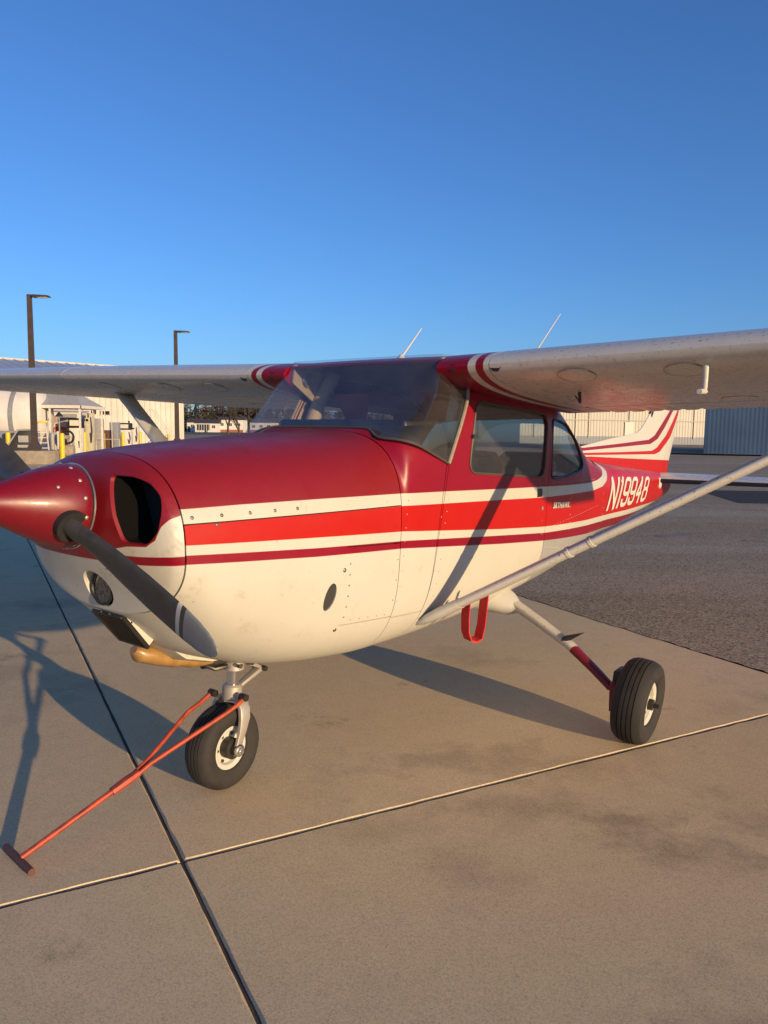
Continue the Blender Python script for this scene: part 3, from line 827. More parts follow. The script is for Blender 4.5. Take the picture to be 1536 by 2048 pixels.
fa.rings(secs); fa.build('intake_fairing', M['white'], AC, 60)
du = MB(); du.tube([(-.390, .05, .690), (-.365, .05, .672), (-.28, .05, .642), (-.20, .045, .612), (-.17, .045, .604), (-.12, .04, .592), (-.02, .035, .566)], [.02, .046, .050, .046, .040, .046, .03], 16, flat=.8); du.build('exhaust_shroud', M['tan'], AC)
du = MB(); du.tube([(-.06, .035, .555), (.06, .02, .545)], .022, 10); du.tube([(-.05, .02, .548), (-.03, -.01, .535), (.03, -.02, .535)], .010, 8); du.build('exhaust_pipe', M['steel'], AC)

# spinner and propeller
HUB = Vector((-.69, 0, 1.277)); SAX = Vector((1, 0, -.105)).normalized(); 
sp = MB(); sp.lathe([(.136, .010), (.145, .010), (.147, 0), (.145, -.02), (.137, -.06), (.120, -.11), (.099, -.165), (.077, -.215), (.055, -.265), (.033, -.305), (.014, -.328), (.0005, -.335)], HUB, SAX, 56)
SPN = sp.build('spinner', M['crim'], AC, 50)
sp = MB(); sp.lathe([(.11, .0), (.150, .0), (.150, .006), (.11, .006)], HUB + SAX * .014, SAX, 48); sp.build('spinner_backplate', M['alu'], SPN)
rv = MB()
for k in range(14):
    a = 2 * math.pi * k / 14 + .2
    for hx, rr in ((-.012, .1465),): rv = MB(); rv.dome(HUB + Vector((hx, rr * math.cos(a), rr * math.sin(a))), (0, math.cos(a), math.sin(a)), .007, .003, 9); rv.build('screw', M['cast'], SPN, 60)
for k in range(6):
    a = 2 * math.pi * k / 6 + .5; rv = MB(); rv.dome(HUB + Vector((-.09, .128 * math.cos(a), .009 + .128 * math.sin(a))), (-.3, math.cos(a), math.sin(a)), .006, .003, 9); rv.build('screw', M['cast'], SPN, 60)
pass
def blade(sign):
    d = Vector((0, -.912, -.412)) * sign; e = Vector((0, -.412, .912)) * sign    # radial, upward tangent of the port blade
    d.normalize(); e.normalize(); ax = Vector((-1, 0, 0))
    st = [(.05, .084, .078, 40), (.11, .088, .078, 36), (.15, .096, .066, 31), (.21, .114, .050, 26), (.30, .138, .036, 22), (.42, .156, .026, 18), (.55, .160, .020, 15), (.66, .155, .016, 13.5),
          (.70, .152, .015, 13), (.703, .152, .015, 13), (.715, .150, .014, 13), (.718, .150, .014, 13), (.733, .147, .013, 12.5), (.736, .147, .013, 12.5), (.80, .130, .011, 12), (.84, .106, .009, 12), (.865, .078, .007, 12), (.880, .045, .005, 12), (.888, .012, .004, 12)]
    st = [(r, c * (.83 if r > .15 else .95), th, pit) for r, c, th, pit in st]
    rs = []
    for r, c, th, pit in st:
        b = R(pit); cd = e * math.cos(b) + ax * math.sin(b); td = ax * math.cos(b) - e * math.sin(b)
        ringp = []
        for k in range(20):
            a = 2 * math.pi * k / 20; u = math.cos(a) * .5; v = math.sin(a)
            v = v * (1 if v > 0 else .35); fat = (1 - .35 * u * 2 * 0)
            ringp.append(HUB + Vector((-.045, 0, 0)) + d * r + cd * (c * u) + td * (th * v * .62 * (1 + .5 * u)))
        rs.append(ringp)
    mb = MB()
    for i in range(len(rs) - 1):
        r = (st[i][0] + st[i + 1][0]) / 2
        mi = 0 if r < .70 else (2 if r < .717 else (0 if r < .7345 else 1))
        mb.rings([rs[i], rs[i + 1]], cap=False, mi=mi)
    mb.add(rs[-1], [tuple(range(20))], 1)
    bme = mb.build('propeller_blade', [M['blade'], M['blade_tip'], M['blade_band']], AC, 50)
    cu = MB(); cu.tube([HUB + Vector((-.055, 0, 0)) + d * .08, HUB + Vector((-.055, 0, 0)) + d * .143], .056, 24, flat=1.0); cu.build('blade_root_opening', M['dark'], bme)
    return bme
blade(1); blade(-1)
# ------------------------------------------------------------------ wings
WA = .105                                      # nose-up slope of the chord line
def foil(n=26):
    """closed section from trailing edge over the top to the nose and back underneath"""
    up, lo = [], []
    for k in range(n + 1):
        u = .5 * (1 - math.cos(math.pi * k / n))
        yt = .6 * (.2969 * u ** .5 - .126 * u - .3516 * u * u + .2843 * u ** 3 - .1036 * u ** 4)
        yc = .125 * (.8 * u - u * u) if u < .4 else .0555 * (.2 + .8 * u - u * u)
        up.append((u, yc + yt)); lo.append((u, yc - yt))
    return up, lo
UP, LO = foil()
def wchord(p): return 1.63 if p < 2.55 else 1.63 - .51 * (p - 2.55) / 2.85
def wxle(p): return .93 if p < 2.55 else .93 + .12 * (p - 2.55) / 2.85
def wzle(p): return 1.845 + .030 * (p - .58)
def wpt(p, u, v, s):
    c = wchord(p); return Vector((wxle(p) + u * c + v * c * WA, s * p, wzle(p) - u * c * WA * (1 if p < 2.55 else 1 - .25 * (p - 2.55) / 2.85) + v * c))
def wlow(p, u): 
    us = [q[0] for q in LO]; vs = [q[1] for q in LO]; return float(np.interp(u, us, vs))
def section(p, s, u0, u1, ripple=0.0):
    us = sorted(set([u for u, _ in UP if u0 < u < u1] + [u0, u1])); lo = [(u, wlow(p, u) + ripple * (u - u0) / (u1 - u0 + 1e-9)) for u in us]
    up = [(u, float(np.interp(u, [q[0] for q in UP], [q[1] for q in UP])) + ripple * (u - u0) / (u1 - u0 + 1e-9)) for u in us]
    if u0 < 1e-6: pts = up[::-1] + lo[1:]
    else: pts = up[::-1] + lo
    return [wpt(p, u, v, s) for u, v in pts]
def wing_part(name, s, ps, u0, u1, m, parent, rip=None):
    mb = MB(); mb.rings([section(p, s, u0, u1, 0 if rip is None else rip(p)) for p in ps]); return mb.build(name, m, parent, 32)
def under(p, u, s, out=0.0):
    v = wpt(p, u, wlow(p, u), s); a = wpt(p, u + .01, wlow(p, u + .01), s); b = wpt(p + .02, u, wlow(p + .02, u), s)
    n = (a - v).cross(b - v).normalized(); n = n if n.z < 0 else -n
    return v + n * out, n
def nose(p, ang, s):
    """point on the leading edge at a height offset"""
    v = wpt(p, .012, -.012 + ang, s); return v
for s in (-1, 1):
    # the near wing carries full detail
    W_ = wing_part('wing', s, [.765 + (2.60 - .765) * k / 8 for k in range(9)], 0, .725, M['wing'], AC)
    wing_part('wing_root_fairing', s, [.487, .52, .60, .66, .70, .74, .761], 0, 1.0, M['root'], AC)
    wing_part('outer_wing_panel', s, [2.606] + [2.7 + 2.6 * k / 6 for k in range(7)], 0, .745, M['wing'], AC)
    wing_part('wing_tip', s, [5.304, 5.36, 5.40], 0, .98, M['wing'], AC)
    nb = 150
    ps = [.775 + (2.58 - .775) * k / nb for k in range(nb + 1)]
    wing_part('flap', s, ps, .738, 1.0, M['wing'], AC, lambda p: .0042 * max(0, math.cos((p - .775) * 2 * math.pi / .105)) ** 2 - .003)
    ps = [2.62 + (5.28 - 2.62) * k / nb for k in range(nb + 1)]
    wing_part('aileron', s, ps, .756, 1.0, M['wing'], AC, lambda p: .0042 * max(0, math.cos((p - .775) * 2 * math.pi / .105)) ** 2 - .003)
    rv = MB()
    for u in (.10, .26, .48, .70):
        for k in range(28):
            p = .80 + k * .065
            v, n = under(p, u, s); rv.dome(v, n, .004, .0018, 6)
    for p in (1.18, 1.58, 2.0, 2.4):
        for k in range(18):
            v, n = under(p, .06 + k * .036, s); rv.dome(v, n, .004, .0018, 6)
    for k in range(40):
        p = .80 + k * .045; v = wpt(p, .03, float(np.interp(.03, [q[0] for q in UP], [q[1] for q in UP])), s); rv.dome(v, (-.6, 0, .8), .0035, .0016, 6)
    stuff(rv.build('rivets', M['rivet'], W_, 60))
    for p, u, r in ((1.14, .066, .085), (1.585, .075, .080), (1.63, .60, .085), (2.2, .075, .08)):
        v, n = under(p, u, s, .001); mb = MB(); mb.torus(v, n, r, .0009, 36, 5); mb.lathe([(r - .006, 0), (r - .006, .0015), (.01, .0025)], v, n, 36, 1)
        mb.dome(v + Vector((0, r * .8, 0)), n, .007, .005); mb.build('access_cover', [M['rivet'], M['wing']], W_)
    # fresh-air scoop and the round hole in the root
    sc_ = MB(); v = wpt(.795, .010, -.004, s); q = wpt(.795, .010, .024, s)
    pts = [(a, b) for a, b in [(-.032, .012), (.032, .012), (.030, -.008), (.014, -.024), (-.006, -.026), (-.026, -.010)]]
    f0 = [v + Vector((-.012 if abs(b) < .02 else -.006, a, b)) for a, b in pts]; f1 = [p + Vector((.05, 0, 0)) for p in f0]
    sc_.rings([f0, f1]); sc_.build('air_scoop', M['dark'], W_)
    sc_ = MB(); v = wpt(.575, .004, -.002, s); sc_.lathe([(.018, -.004), (.018, .03)], v, (1, 0, 0), 18); sc_.build('air_vent', M['dark'], W_)
# cabin roof skin joining the wings
bm = bmesh.new(); rows = []
for k in range(13):
    p = -.492 + .984 * k / 12
    row = []
    for u in [.032, .036, .042, .05, .07, .10, .16, .24, .34, .46, .58, .70, .80]:
        v = float(np.interp(u, [q[0] for q in UP], [q[1] for q in UP])); q = wpt(.46, u, v, 1); q.y = p; q.z += 0.004 * (1 - (p / .46) ** 2); row.append(bm.verts.new(q))
    rows.append(row)
for i in range(12):
    for j in range(12):
        f = bm.faces.new((rows[i][j], rows[i][j + 1], rows[i + 1][j + 1], rows[i + 1][j])); f.normal_update()
        if f.normal.z < 0 and j > 1: f.normal_flip()
bmesh.ops.recalc_face_normals(bm, faces=bm.faces)
if sum(f.normal.z for f in bm.faces) < 0: bmesh.ops.reverse_faces(bm, faces=bm.faces)
thick(bm, (M['body'], M['inner']), 'cabin_roof', AC, .012)
# pitot tube under the port wing
v, n = under(1.675, .047, -1)
mb = MB(); mb.tube([v + Vector((0, 0, .01)), v + Vector((.004, 0, -.055)), v + Vector((.0, 0, -.095)), v + Vector((-.018, 0, -.108))], [.013, .011, .011, .010], 10, flat=.7)
mb.tube([v + Vector((.012, 0, -.106)), v + Vector((-.075, 0, -.110))], .0105, 12); mb.build('pitot_tube', M['wheel_white'], AC)
v, n = under(1.015, .285, -1); mb = MB(); mb.tube([v, v + Vector((.01, 0, -.05))], .008, 8); mb.tube([v + Vector((-.05, 0, -.02)), v + Vector((.01, 0, -.05))], .004, 6); mb.build('fuel_drain', M['steel'], AC)

# struts
for s in (-1, 1):
    a, b = Vector((.875, s * .518, .662)), Vector((1.37, s * 2.56, 1.845)); d = (b - a).normalized()
    cx = (Vector((1, 0, 0)) - d * d.x).normalized(); cz = d.cross(cx).normalized()
    def ssec(t, w, h):
        o_ = a.lerp(b, t); return [o_ + cx * (w * (math.cos(q) * .5 + (.12 if math.cos(q) < 0 else .12) * abs(math.sin(q)) * -.3)) + cz * (h * .5 * math.sin(q)) for q in [2 * math.pi * k / 24 for k in range(24)]]
    mb = MB(); mb.rings([ssec(t, .134, .046) for t in (.02, .3, .6, .93)]); ST = mb.build('wing_strut', M['wing'], AC, 50)
    mb = MB(); mb.rings([ssec(t, w, h) for t, w, h in ((.90, .138, .052), (.925, .138, .052), (.945, .148, .060), (.965, .17, .07), (.985, .26, .085), (1.0, .36, .10))]); mb.build('strut_upper_fairing', M['wing'], ST, 50)
    mb = MB(); mb.rings([ssec(t, w, h) for t, w, h in ((-.03, .085, .022), (-.02, .115, .036), (.0, .135, .05), (.03, .142, .056), (.07, .137, .050))]); mb.build('strut_lower_fairing', M['wing'], ST, 50)
    for t in (.30, .345):
        mb = MB(); mb.rings([ssec(t, .133, .046), ssec(t + .001, .139, .053), ssec(t + .007, .139, .053), ssec(t + .008, .133, .046)]); mb.build('strut_band', M['wheel_white'], ST, 30)

# ------------------------------------------------------------------ landing gear
def tyre(mb, o, r, w, grooves, n=64):
    prof = []
    hw_ = w / 2
    rim = r * .50
    pts = [(rim, -hw_ * .62), (rim * 1.06, -hw_ * .80), (r * .68, -hw_ * .98), (r * .80, -hw_ * 1.0), (r * .90, -hw_ * .90), (r * .955, -hw_ * .72)]
    prof += pts
    gs = sorted(grooves); g = .0032
    for q in gs:
        for dx, dr in ((-g, 0), (-g * .7, -.006), (g * .7, -.006), (g, 0)):
            h = q * hw_ + dx; prof.append((r * (.955 + .045 * math.sqrt(max(0, 1 - (h / (hw_ * .72)) ** 2))) + dr, h))
    prof += [(a, -b) for a, b in pts[::-1]]
    mb.lathe(prof, o, (0, 1, 0), n, cap=False); return mb
def wheel(parent, r, w, side, tilt=0.0):
    """tyre and rim about the local y axis; side: where the outer face looks"""
    mb = MB(); tyre(mb, (0, 0, 0), r, w, (-.42, -.14, .14, .42)); T = mb.build('tyre', M['rubber'], parent, 30)
    rr = r * .50; hw_ = w / 2
    mb = MB(); prof = [(rr * 1.04, hw_ * .66), (rr * .99, hw_ * .70), (rr * .90, hw_ * .69), (rr * .80, hw_ * .60), (rr * .74, hw_ * .36), (rr * .52, hw_ * .30), (rr * .40, hw_ * .36), (rr * .36, hw_ * .62), (rr * .22, hw_ * .66), (.002, hw_ * .66)]
    mb.lathe(prof, (0, 0, 0), (0, side, 0), 40, cap=False); mb.lathe([(a, -h) for a, h in prof], (0, 0, 0), (0, side, 0), 40, cap=False)
    RM = mb.build('rim', M['wheel_white'], parent, 35)
    for k in range(6):
        a = 2 * math.pi * k / 6; b_ = MB(); b_.lathe([(.007, 0), (.007, .008), (.001, .008)], (rr * .66 * math.cos(a), side * hw_ * .33, rr * .66 * math.sin(a)), (0, side, 0), 6); b_.build('wheel_bolt', M['steel'], T if False else parent)
    return T, RM
NG = Vector((.02, 0, .182))
nw = empty('nose_wheel'); nw.parent = AC; nw.location = (NG.x, NG.y, NG.z - .003)
nw.rotation_euler = (0, 0, R(3))
wheel(nw, .183, .132, -1)
mb = MB(); mb.lathe([(.030, .0), (.030, .012), (.045, .012), (.045, .05), (.026, .052), (.026, .085)], (0, -.015, 0), (0, -1, 0), 24); mb.build('bearing', M['steel'], nw)
mb = MB()
TOP = Vector((.085, 0, .50))
mb.lathe([(.045, .0), (.045, .035), (.034, .04), (.034, .10)], Vector((.088, 0, .505)), (.06, 0, 1), 24); mb.build('strut_collar', M['cast'], AC)
mb = MB(); mb.lathe([(.026, 0), (.026, .16)], Vector((.076, 0, .40)), (.06, 0, 1), 28); mb.build('oleo_piston', M['chrome'], AC)
# fork: crown and two arms
mb = MB(); mb.lathe([(.030, -.062), (.043, -.056), (.043, .0), (.036, .008)], Vector((.078, 0, .432)), (.06, 0, 1), 20)
FK = mb.build('nose_fork', M['cast'], AC, 40, bevel=.0)
for s in (-1, 1):
    mb = MB(); secs = []
    for (x, y, z, wx, ty) in ((.075, .012, .395, .070, .05), (.073, .050, .385, .062, .032), (.070, .080, .350, .058, .020), (.064, .089, .310, .058, .018), (.050, .089, .255, .044, .016), (.034, .088, .215, .038, .015), (.022, .088, .183, .040, .015), (.018, .088, .158, .030, .013)):
        secs.append([(x - wx / 2, s * (y - ty / 2), z), (x + wx / 2, s * (y - ty / 2), z), (x + wx / 2 * .9, s * (y + ty / 2), z), (x - wx / 2 * .9, s * (y + ty / 2), z)])
    mb.rings(secs); mb.build('fork_arm', M['cast'], FK, 50, bevel=.003)
    mb = MB(); mb.lathe([(.022, 0), (.022, .010), (.015, .012), (.015, .020), (.008, .021), (.007, .028), (.001, .028)], (.020, s * .094, .180), (0, s, 0), 18); mb.build('axle_nut', M['alu'], FK)
# torque link, steering rods and hoses round the collar
def bar(name, a, b, w, h, m, parent):
    mb = MB(); a, b = Vector(a), Vector(b); d = (b - a).normalized(); x_ = d.cross(Vector((0, 1, 0))).normalized(); y_ = Vector((0, 1, 0))
    f = lambda p, k: [p + x_ * h * i * k + y_ * w * j * k for i, j in ((-.5, -.5), (.5, -.5), (.5, .5), (-.5, .5))]
    mb.rings([f(a, 1), f(b, .7)]); return mb.build(name, m, parent, 40, bevel=.002)
TL = bar('torque_link', (.125, 0, .535), (.245, 0, .475), .050, .020, M['cast'], AC)
bar('lower_link', (.245, 0, .472), (.105, 0, .418), .044, .018, M['cast'], TL)
mb = MB(); mb.lathe([(.012, -.04), (.012, .04)], (.247, 0, .473), (0, 1, 0), 12); mb.build('link_pin', M['steel'], TL)
mb = MB(); rnd = random.Random(5)
for k in range(9):
    a = Vector((.06 + rnd.random() * .14, -.07 + rnd.random() * .14, .525 + rnd.random() * .035)); b = a + Vector((rnd.uniform(-.08, .1), rnd.uniform(-.08, .08), rnd.uniform(.0, .05)))
    mb.tube([a, (a + b) / 2 + Vector((0, 0, -.012)), b], rnd.choice((.004, .006, .008)), 6)
mb.lathe([(.018, -.07), (.018, .07)], (.135, 0, .548), (0, 1, 0), 12); mb.build('steering_linkage', M['steel'], AC)

def main_gear(s):
    rt = [Vector((1.77, s * .40, .60)), Vector((1.755, s * .52, .575)), Vector((1.69, s * .72, .505)), Vector((1.63, s * .92, .425)), Vector((1.575, s * 1.08, .335)), Vector((1.56, s * 1.175, .265))]
    def sec(i, p, w, h):
        t = (rt[min(i + 1, 5)] - rt[max(i - 1, 0)]).normalized(); cx = (Vector((1, 0, 0)) - t * t.x).normalized(); cz = t.cross(cx)
        return [p + cx * w * .5 * math.copysign(abs(math.cos(q)) ** .6, math.cos(q)) + cz * h * .5 * math.copysign(abs(math.sin(q)) ** .6, math.sin(q)) for q in [2 * math.pi * k / 16 for k in range(16)]]
    ws = [.085, .082, .074, .066, .058, .056]; hs = [.048, .047, .044, .040, .036, .034]
    P = []; 
    for i in range(5):
        for q in range(6):
            t = q / 6; P.append((i if t < .5 else i + 1, rt[i].lerp(rt[i + 1], t), ws[i] + (ws[i + 1] - ws[i]) * t, hs[i] + (hs[i + 1] - hs[i]) * t))
    P.append((5, rt[5], ws[5], hs[5]))
    mb = MB(); rs = [sec(*p) for p in P]
    for i in range(len(rs) - 1):
        y = abs(P[i][1].y); mi = 0 if y < .945 else (1 if y < .975 else (0 if y < 1.0 else 1))
        mb.rings([rs[i], rs[i + 1]], cap=False, mi=mi)
    leg = mb.build('landing_gear_leg', [M['gear_white'], M['gear_red']], AC, 60)
    mb = MB(); fs_ = []
    c0 = rt[0]
    prof = [(Vector((1.76, s * .34, .585)), .30, .16), (Vector((1.77, s * .44, .580)), .26, .15), (Vector((1.765, s * .50, .565)), .19, .125), (Vector((1.752, s * .545, .556)), .118, .075), (Vector((1.748, s * .560, .553)), .10, .055), (Vector((1.746, s * .568, .551)), .10, .05)]
    for c, w, h in prof: fs_.append([c + Vector((w * .5 * math.cos(q), 0, h * .5 * math.sin(q))) for q in [2 * math.pi * k / 24 for k in range(24)]])
    mb.rings(fs_); F_ = mb.build('gear_leg_fairing', M['white'], leg, 60)
    # step
    v = Vector((1.635, s * .90, .452)); mb = MB()
    mb.hexa([v + Vector((a, s * b, c)) for a, b, c in ((-.028, -.02, -.012), (.028, -.02, -.012), (.024, .03, .005), (-.024, .03, .005))], [v + Vector((a, s * b, c)) for a, b, c in ((-.03, -.02, .012), (.03, -.02, .012), (.04, .085, .045), (-.04, .085, .045))]); mb.build('step', M['step'], leg, 40, bevel=.003)
    # axle, brake
    ax = Vector((1.60, s * 1.30, .212))
    mb = MB(); mb.hexa([rt[5] + Vector((-.035, 0, .035)), rt[5] + Vector((.035, 0, .035)), rt[5] + Vector((.035, s * .03, .035)), rt[5] + Vector((-.035, s * .03, .035))],
            [rt[5] + Vector((-.03, 0, -.115)), rt[5] + Vector((.06, 0, -.115)), rt[5] + Vector((.06, s * .022, -.115)), rt[5] + Vector((-.03, s * .022, -.115))]); mb.build('axle_plate', M['gear_red'], leg, 40, bevel=.004)
    w = empty('main_wheel'); w.parent = AC; w.location = ax; w.rotation_euler = (R(-5) * s, 0, 0)
    wheel(w, .214, .162, s)
    mb = MB(); mb.lathe([(.02, .075), (.095, .080), (.095, .092), (.02, .095)], (0, 0, 0), (0, -s, 0), 32); mb.build('brake_disc', M['steel'], w)
    mb = MB(); mb.box((.02, -s * .108, .045), (.12, .045, .17)); mb.build('brake_caliper', M['black'], w, bevel=.006)
    for bx in ((-.055, -.03, .05), (.05, -.085, .06)): mb = MB(); mb.box((bx[0], -s * .10, bx[1]), (.05, .025, bx[2])); mb.build('brake_bracket', M['black'], w, bevel=.005)
    mb = MB(); mb.tube([(0, -s * .13, 0), (0, s * .105, 0)], .011, 12); mb.lathe([(.028, .05), (.028, .075), (.012, .078)], (0, 0, 0), (0, s, 0), 20); mb.build('axle', M['steel'], w)
M['gear_red'] = plain_paint('gear_paint_red', (.17, .006, .016), .4, 1.5)
main_gear(-1); main_gear(1)

# ------------------------------------------------------------------ tail
def slab_xz(name, poly, thk, m, parent, y0=0.0, bev=.4):
    """fin-like solid: outline in (x,z), thickness thk(x,z), knife edges rounded"""
    n = len(poly); cx = sum(p[0] for p in poly) / n; cz = sum(p[1] for p in poly) / n
    mb = MB(); rs = []
    for k, h in ((0.985, 1.0), (1.0, .35), (1.0, -.35), (.985, -1.0)):
        rs.append([(cx + (x - cx) * k, y0 + h * thk(x, z), cz + (z - cz) * k) for x, z in poly])
    mb.rings(rs, cap=False)
    for row, inv in ((rs[0], 0), (rs[-1], 1)):
        b = len(mb.v); mb.v += row; mb.f.append(list(range(b, b + n))); mb.m.append(0)
    o = mb.build(name, m, parent, 30); return o
FIN = [(4.02, 1.25), (4.03, 1.432), (4.657, 1.490), (5.244, 1.531), (5.50, 1.552), (5.62, 1.588), (5.75, 1.655), (5.90, 1.750), (6.02, 1.89), (6.30, 2.40), (6.78, 2.40), (6.50, 1.70), (6.33, 1.08), (6.2, 1.08)]
def fin_t(x, z): return .012 + .028 * max(0, min(1, (x - 4.0) / 1.6)) * (1 if x < 6.3 else .7)
# dorsal part and fin as convex pieces joined
mb = MB()
def prism_y(mb, poly, t):
    n = len(poly); rs = [[(x, sgn * t(x, z), z) for x, z in poly] for sgn in (1, -1)]
    mb.rings(rs, cap=False)
    for row in rs:
        b = len(mb.v); mb.v += row; mb.f.append(list(range(b, b + n))); mb.m.append(0)
DORS = [(3.90, 1.20), (4.03, 1.432), (4.657, 1.490), (5.244, 1.531), (5.50, 1.552), (5.50, 1.12)]
FINP = [(5.50, 1.12), (5.50, 1.552), (5.62, 1.588), (5.75, 1.655), (5.90, 1.750), (6.02, 1.89), (6.30, 2.40), (6.78, 2.40), (6.52, 1.74), (6.42, 1.25), (6.40, 1.08)]
FIN_OUT = [[(3.90, 1.20), (4.03, 1.432), (4.657, 1.490), (5.244, 1.531), (5.50, 1.552), (5.62, 1.588), (5.75, 1.655), (5.90, 1.750), (6.02, 1.89), (6.30, 2.40), (7.12, 2.40), (6.97, 1.787), (6.83, 1.496), (6.675, 1.259), (6.60, 1.05)]][0]
def tt(x, z):
    d = 9.0
    for (a, b), (c, e) in zip(FIN_OUT[:-1], FIN_OUT[1:]):
        L2 = (c - a) ** 2 + (e - b) ** 2; t = max(0, min(1, ((x - a) * (c - a) + (z - b) * (e - b)) / L2)); d = min(d, math.hypot(x - a - t * (c - a), z - b - t * (e - b)))
    q = min(1, d / .30); return .004 + .022 * q * (2 - q)
bmf = None
def grid_fin(name, poly, parent, m):
    """filled outline, finely cut so that thickness can vary"""
    bm = bmesh.new()
    for pl_ in poly: bm.faces.new([bm.verts.new((x, 0, z)) for x, z in pl_])
    for k in range(1, 41):
        x = 3.9 + k * .0795; g = bm.verts[:] + bm.edges[:] + bm.faces[:]; bmesh.ops.bisect_plane(bm, geom=g, plane_co=(x, 0, 0), plane_no=(1, 0, 0))
    for k in range(1, 18):
        z = 1.0 + k * .085; g = bm.verts[:] + bm.edges[:] + bm.faces[:]; bmesh.ops.bisect_plane(bm, geom=g, plane_co=(0, 0, z), plane_no=(0, 0, 1))
    bmesh.ops.remove_doubles(bm, verts=bm.verts, dist=1e-4)
    bm.verts.ensure_lookup_table(); bm.verts.index_update()
    bnd = {v.index for e in bm.edges if len(e.link_faces) == 1 for v in e.verts}
    V = [v.co.copy() for v in bm.verts]; n = len(V); F = [[v.index for v in f.verts] for f in bm.faces]
    vv = [(p.x, tt(p.x, p.z), p.z) for i, p in enumerate(V)] + [(p.x, -tt(p.x, p.z), p.z) for i, p in enumerate(V)]
    ff = F + [[i + n for i in f][::-1] for f in F]
    for e in bm.edges:
        if len(e.link_faces) == 1: a, b = e.verts[0].index, e.verts[1].index; ff.append([a, b, b + n, a + n])
    mb = MB(); mb.add(vv, ff); return mb.build(name, m, parent, 50)
FN = grid_fin('tail_fin', [DORS, FINP], AC, M['fin'])
RUD = [(6.405, 1.05), (6.425, 1.25), (6.525, 1.74), (6.785, 2.40), (7.12, 2.40), (6.97, 1.787), (6.83, 1.496), (6.675, 1.259), (6.60, 1.05)]
grid_fin('rudder', [RUD], AC, M['fin'])
mb = MB(); mb.tube([(5.905, 0, 1.75), (6.02, 0, 1.89)], .014, 8); mb.tube([(6.0, 0, 1.80), (5.93, 0, 1.72)], .02, 8); mb.build('antenna_fairing', M['black'], AC)
for s in (-1, 1):
    mb = MB(); rs = []
    for p, x, c in ((.10, 5.62, .92), (.6, 5.68, .85), (1.2, 5.75, .78), (1.70, 5.81, .70)):
        rs.append([(x + u * c, s * p, 1.075 + u * c * .035 + v * c * .75) for u, v in (UP[::-1] + LO[1:-1])])
    mb.rings(rs); SB_ = mb.build('tailplane', M['wing'], AC, 40)
    mb = MB(); rs = []
    for p, x, c in ((.14, 5.62, .92), (.6, 5.68, .85), (1.2, 5.75, .78), (1.66, 5.805, .70)):
        rs.append([(x + u * c - .004 + .0, s * p, 1.075 + u * c * .035 + v * c * .80) for u, v in ([q for q in UP[::-1] if q[0] < .055] + [q for q in LO[1:-1] if q[0] < .12])])
    mb.rings(rs); mb.build('leading_edge_boot', M['black'], SB_, 40)
mb = MB(); mb.lathe([(.06, 0), (.05, .012), (.0, .014)], (5.62, -.205, 1.06), (-.1, -1, .15), 18); mb.build('tail_fairing', M['wheel_white'], AC)
mb = MB(); mb.lathe([(.115, 0), (.09, .12), (.05, .22), (.01, .25)], (6.34, 0, 1.0), (1, 0, .02), 24); mb.build('tail_cone', M['crim'], AC)

# antennas on the roof
for a, b in (((1.347, 0, 1.945), (1.549, 0, 2.126)), ((2.15, -.34, 1.90), (2.71, -.34, 2.327))):
    mb = MB(); mb.tube([a, b], [.006, .003], 8); mb.lathe([(.018, -.02), (.016, .012), (.006, .02)], a, Vector(b) - Vector(a), 12); mb.build('whip_antenna', M['wheel_white'], AC)

# registration and the type name on the side
def text_side(name, s_, quad, parent, shear=0.0, weight=.0, font_scale=1.0, out=.004):
    cu = bpy.data.curves.new('t', 'FONT'); cu.body = s_; cu.space_character = 1.0 + weight * 2
   
    ob = bpy.data.objects.new('t', cu); COL.objects.link(ob); dg = bpy.context.evaluated_depsgraph_get(); dg.update()
    me = bpy.data.meshes.new_from_object(ob.evaluated_get(dg)); bpy.data.objects.remove(ob)
    bm = bmesh.new(); bm.from_mesh(me); bmesh.ops.triangulate(bm, faces=bm.faces)
    xs_ = [v.co.x for v in bm.verts]; ys_ = [v.co.y for v in bm.verts]; x0, x1, y0, y1 = min(xs_), max(xs_), min(ys_), max(ys_)
    for k in range(1, 12):
        bmesh.ops.bisect_plane(bm, geom=bm.verts[:] + bm.edges[:] + bm.faces[:], plane_co=(0, y0 + (y1 - y0) * k / 12, 0), plane_no=(0, 1, 0))
    for k in range(1, 24):
        bmesh.ops.bisect_plane(bm, geom=bm.verts[:] + bm.edges[:] + bm.faces[:], plane_co=(x0 + (x1 - x0) * k / 24, 0, 0), plane_no=(1, 0, 0))
    # thicken the strokes: the same letters again, shifted a little and lifted a hair
    parts = []
    for k, (dx, dy) in enumerate(((0, 0), (weight, 0), (-weight, 0), (weight * .5, weight * .5), (-weight * .5, -weight * .5))):
        b2 = bm.copy()
        for v in b2.verts: v.co.x += dx; v.co.y += dy; v.co.z = k * .0002
        parts.append(b2)
    me_ = bpy.data.meshes.new('tmp'); big = bmesh.new()
    for b2 in parts: b2.to_mesh(me_); big.from_mesh(me_)
    bm = big
    bl, br, tr, tl = [Vector(q) for q in quad]
    for v in bm.verts:
        a, c = (v.co.x - x0) / (x1 - x0), (v.co.y - y0) / (y1 - y0)
        q = bl.lerp(br, a).lerp(tl.lerp(tr, a), c); p, n = on_skin(q.x, q.y, False, out + v.co.z); v.co = p
    for f in bm.faces:
        f.normal_update()
        if f.normal.y > 0: f.normal_flip()
    bm.to_mesh(me); bm.free(); me.materials.clear(); me.materials.append(M['letter'])
    return link(name, me, parent, 0)
def arc(cx, cy, rx, ry, a0, a1, n=7): return [(cx + rx * math.cos(R(a0 + (a1 - a0) * k / n)), cy + ry * math.sin(R(a0 + (a1 - a0) * k / n))) for k in range(n + 1)]
